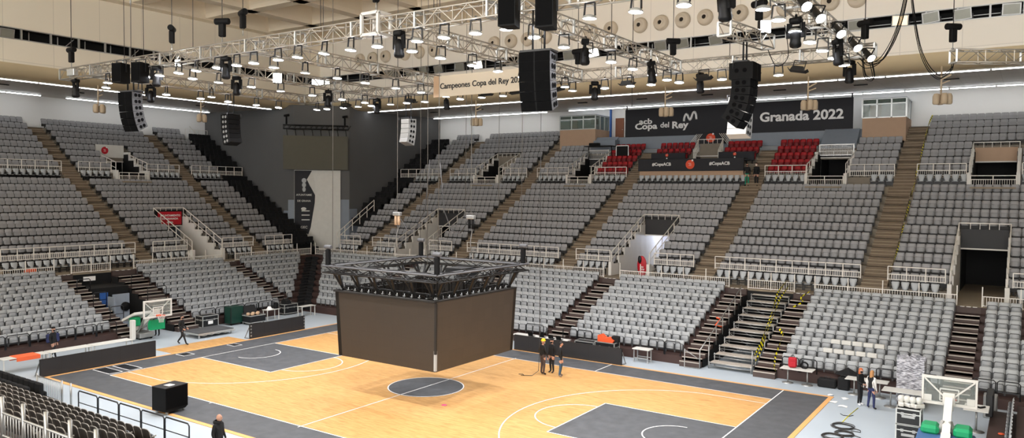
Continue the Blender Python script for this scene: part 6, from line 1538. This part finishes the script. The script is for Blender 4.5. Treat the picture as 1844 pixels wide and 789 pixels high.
# scaffold bleacher between the two stairs
m = MB(); br = MB(); X0, X1 = 9.5, 11.75
for i in range(10):
    y = 11.78+.8*i; z = .36+.315*i
    m.box(X0+.1,X1,y,y+.62,z-.04,z)
bl = thing('scaffold_bleacher', m, 'nosing', 'bare scaffold bleacher with wooden treads between two dark stairs', 'bleacher')
for i in range(10):
    y = 11.78+.8*i; z = .36+.315*i
    for x in (X0+.05, X1): br.bar((x,y,0 if i < 2 else z-.9),(x,y,z+.02),.03,6); br.bar((x,y,z-.06),(x,y+.8,z-.06),.025,5)
    br.bar((X0,y,z-.06),(X1,y,z-.06),.03,6); br.bar((X0,y,z-.2),(X1,y,z-.2),.022,5); br.bar((X0+.05,y+.62,z-.06),(X1,y+.62,z-.06),.022,5)
    if i > 1: br.bar((X0,y,z-.2),(X0+1.1,y+.4,z-.9),.02,5)
part('frame', br, 'steel', bl)
q = MB(); q.bar((X0,11.8,0),(X0,11.8,1.15),.03,6); q.bar((X1+.05,11.8,0),(X1+.05,11.8,1.2),.03,6); q.path([(X0-.3,11.3,.0),(X0-.3,11.3,1.0),(X0-.25,13,1.7),(X0-.25,15,2.5),(X0-.25,18,3.7)], .03, 6)
for i in range(6): q.bar((X0-.25,12.6+1.05*i,.5+.42*i),(X0-.25,12.6+1.05*i,1.5+.42*i),.025,5)
part('guard_rail', q, 'steel', bl)
m = MB(); m.path([(8.4,11.2,1.0),(8.4,11.2,.03),(9.2,11.3,.03)], .028, 6); m.path([(8.4,11.2,.95),(9.2,11.3,.5)], .025, 6) ; thing('stair_post', m, 'steel', 'grey tube post at the foot of the stair left of the scaffold', 'post')
m = MB(); m.path([(9.0,14.4,2.3),(9.15,14.6,2.2),(9.0,14.2,1.9),(9.25,14.5,1.8)], .06, 5); thing('red_hose', m, 'orange_rim', 'red bundled hose hanging on the rail left of the scaffold', 'hose')
# yellow and black barrier tape
def tape(pts, label, n=30, w=.13, sag=.0):
    m = MB(); P = [Vector(p) for p in pts]; Ls = [(P[i+1]-P[i]).length for i in range(len(P)-1)]; tot = sum(Ls)
    def at(s):
        for i, l in enumerate(Ls):
            if s <= l or i == len(Ls)-1: return P[i]+(P[i+1]-P[i])*(s/l)
            s -= l
    n = int(tot/.16); tw = 0
    for k in range(n):
        a, b = at(tot*k/n), at(tot*(k+1)/n); t0 = k*.35; t1 = (k+1)*.35; s_ = Vector((CR.x,CR.y,0))
        def off(t): return s_*math.cos(t*.6)*w*.6+Vector((0,0,w*(.7+.3*math.sin(t))))
        m.add([a-off(t0)*.5,b-off(t1)*.5,b+off(t1)*.5,a+off(t0)*.5], [(0,1,2,3)], k % 2)
    return thing('barrier_tape', m, ['tape_yellow','tape_black'], label, 'tape', group='yellow and black barrier tapes')
tape([(11.55,19.5,4.2),(11.5,17.5,3.6),(11.75,15.0,2.4),(11.8,13.2,1.3),(11.85,11.9,.9)], 'black and yellow tape sloping down the scaffold, left strand'); tape([(11.8,19.5,4.1),(11.7,17.2,3.3),(11.85,14.8,2.2),(11.9,12.8,1.0),(11.9,11.9,.6)], 'black and yellow tape sloping down the scaffold, right strand')
tape([(12.4,14.6,2.0),(12.75,14.0,1.8),(12.7,12.8,.9),(12.9,11.8,.45),(13.1,11.6,.35)], 'yellow tape hanging over the stair right of the scaffold'); tape([(12.9,19.0,3.6),(12.5,18.6,3.3),(12.75,18.2,3.05),(12.3,17.8,2.8)], 'short yellow tape end at the top of the stair right of the scaffold')
tape([(16.85,21.2,5.1),(16.85,23.3,5.75),(16.85,26.6,7.7),(16.9,30.0,9.8),(16.9,31.4,10.9)], 'long black and yellow tape along the right middle tier aisle'); tape([(16.95,31.5,11.0),(17.0,34.0,12.9),(17.0,36.5,14.4),(17.1,38.2,15.3)], 'black and yellow tape along the right top tier aisle')
# black front rails of the lower tiers
def tuberail(x0, x1, y, z0, h, n, label, along='X', mat_='black_metal', group='black tube rails in front of the seats'):
    m = MB(); w_ = (x1-x0)/n
    for k in range(n):
        a, b = x0+w_*k+.03, x0+w_*(k+1)-.03
        P = [(a,0),(a,h-.08),(a+.08,h),(b-.08,h),(b,h-.08),(b,0)]
        pt = lambda q: (q[0],y,z0+q[1]) if along == 'X' else (y,q[0],z0+q[1])
        m.path([pt(q) for q in P], .028, 6); m.path([pt((a,h*.45)),pt((b,h*.45))], .02, 5); m.path([pt(((a+b)/2,h*.45)),pt(((a+b)/2,h))], .018, 5) if False else None
    return thing('tube_rail', m, mat_, label, 'railing', group=group)
tuberail(6.1,8.0,11.7,.45,.75,2,'black tube rail in front of seats left of the scaffold'); tuberail(.6,2.6,11.7,.45,.75,2,'black tube rail right of the far middle stair'); tuberail(-2.0,-.7,11.7,.45,.75,1,'black tube rail left of the far middle stair')
tuberail(13.3,15.0,11.72,.45,.7,2,'black tube rail behind the table with the red backpack'); tuberail(17.6,20.2,11.72,.45,.7,2,'black tube rail behind the wrapped pallet'); tuberail(21.5,23.3,11.72,.45,.8,2,'black tube rail at the right edge stair')
tuberail(-10,-2.7,-22.15,.45,.75,6,'black tube rail in front of the end stand seats left of the tunnel','Y'); tuberail(2.9,9.9,-22.15,.45,.75,6,'black tube rail in front of the end stand seats right of the tunnel','Y')
for k in range(3): tuberail(1.2,2.6,-23.5-2*k,1.0+.7*k,.9,1,f'black tube rail on the stair right of the tunnel, {nth(k+1)} up','Y'); tuberail(-2.4,-1.5,-23.5-2*k,1.0+.7*k,.9,1,f'black tube rail on the stair left of the tunnel, {nth(k+1)} up','Y')
# tunnel furniture: door leaf with fan, blue door, notice
m = MB(); m.box(-26.0,-25.9,-.9,.2,0,2.3); m.box(-26.0,-25.2,-1.2,-1.1,0,2.2); o = thing('tunnel_partition', m, 'blue_grey', 'grey partition with a black fan in the dark tunnel of the end stand', 'partition'); q = MB(); q.lathe([(.0,0),(.3,.0),(.3,.12),(.0,.12)],18,0,(-25.9,-.1,1.45),'X'); part('fan', q, 'black_plastic', o)
m = MB(); m.box(-26.6,-26.5,-1.4,-.9,.5,2.4); thing('blue_door', m, 'blue_paint', 'blue door leaf inside the dark tunnel of the end stand', 'door')
m = MB(); m.box(-29.65,-29.6,-.9,-.1,2.9,3.2); thing('tunnel_notice', m, 'paper', 'white notice on the dark lintel of the end stand tunnel', 'notice')
m = MB(); m.bev(-22.3,-22.1,-6.7,-6.0,.5,1.0,.06); thing('blue_jacket', m, 'leggings_navy', 'dark blue jacket hung over the front rail behind the person in cap', 'jacket')
m = MB(); m.bev(-31.25,-31.0,-3.9,-3.2,3.55,3.85,.04); thing('red_bag', m, 'orange_rim', 'red bag on the end stand walkway under the open-legged seats', 'bag')
# ------------------------------------------------------------------ near side: courtside rails, barrier, fence
tuberail(-9.0,-1.2,-11.5,0,.88,5,'dark tube rail along the near courtside','X','blue_grey' if False else 'black_metal','courtside tube rails')
tuberail(-17.5,-14.6,-12.9,0,1.0,2,'dark tube rail in front of the black seats at the left edge','X','black_metal','courtside tube rails')
m = MB(); b = MB(); x0, x1, y = -12.75, -10.55, -11.4
for x in (x0,x1,x1+.75): m.bar((x,y,0),(x,y,1.05),.04,6)
m.bar((x0,y,.95),(x1,y,.95),.025,6); m.bar((x0,y,.15),(x1,y,.15),.025,6)
for k in range(19): b.bar((x0+.12*k+.06,y,.15),(x0+.12*k+.06,y,.95),.012,5)
o = thing('crowd_barrier', m, 'steel', 'grey steel crowd barrier beside the black courtside seats', 'barrier'); part('bars', b, 'steel', o)
m = MB(); b = MB(); y = -19.55
for k in range(9): x = -.25+1.035*k; m.bar((x,y,3.42),(x,y,4.46),.045,6)
for z in (3.55,4.08): m.bar((-2,y,z),(8.05,y,z),.03,6)
q = -2
while q < 8: b.bar((q,y,3.55),(q,y,4.08),.015,5); q += .14
o = thing('walkway_fence', m, 'steel', 'grey post fence at the top of the near stand, bottom left', 'railing'); part('bars', b, 'steel', o)
# right edge: small things by the right stand
m = MB(); m.bev(22.15,22.4,8.3,9.6,.45,1.35,.03); o = thing('black_barrier', m, 'black_metal', 'black covered barrier at the end of the right stand', 'barrier')
m = MB(); m.lathe([(0,.44),(.12,.43),(.1,.46),(0,.47)],8); thing('red_scrap', m, 'orange_rim', 'small red scrap on the brown floor at the right edge', 'scrap', (22.75,6.1,0))
m = MB(); m.bev(22.0,22.5,9.9,10.5,0,.95,.03); thing('wrapped_box', m, 'steel', 'small film-wrapped box behind the tall white table', 'box')
m = MB(); m.path([(21.7,7.3,.97),(21.85,7.5,1.0),(22.0,7.45,.99),(22.15,7.7,.98)], .04, 5); thing('black_straps', m, 'black_fabric', 'black straps lying on the tall white table', 'straps')
finish_texts()
rebase()
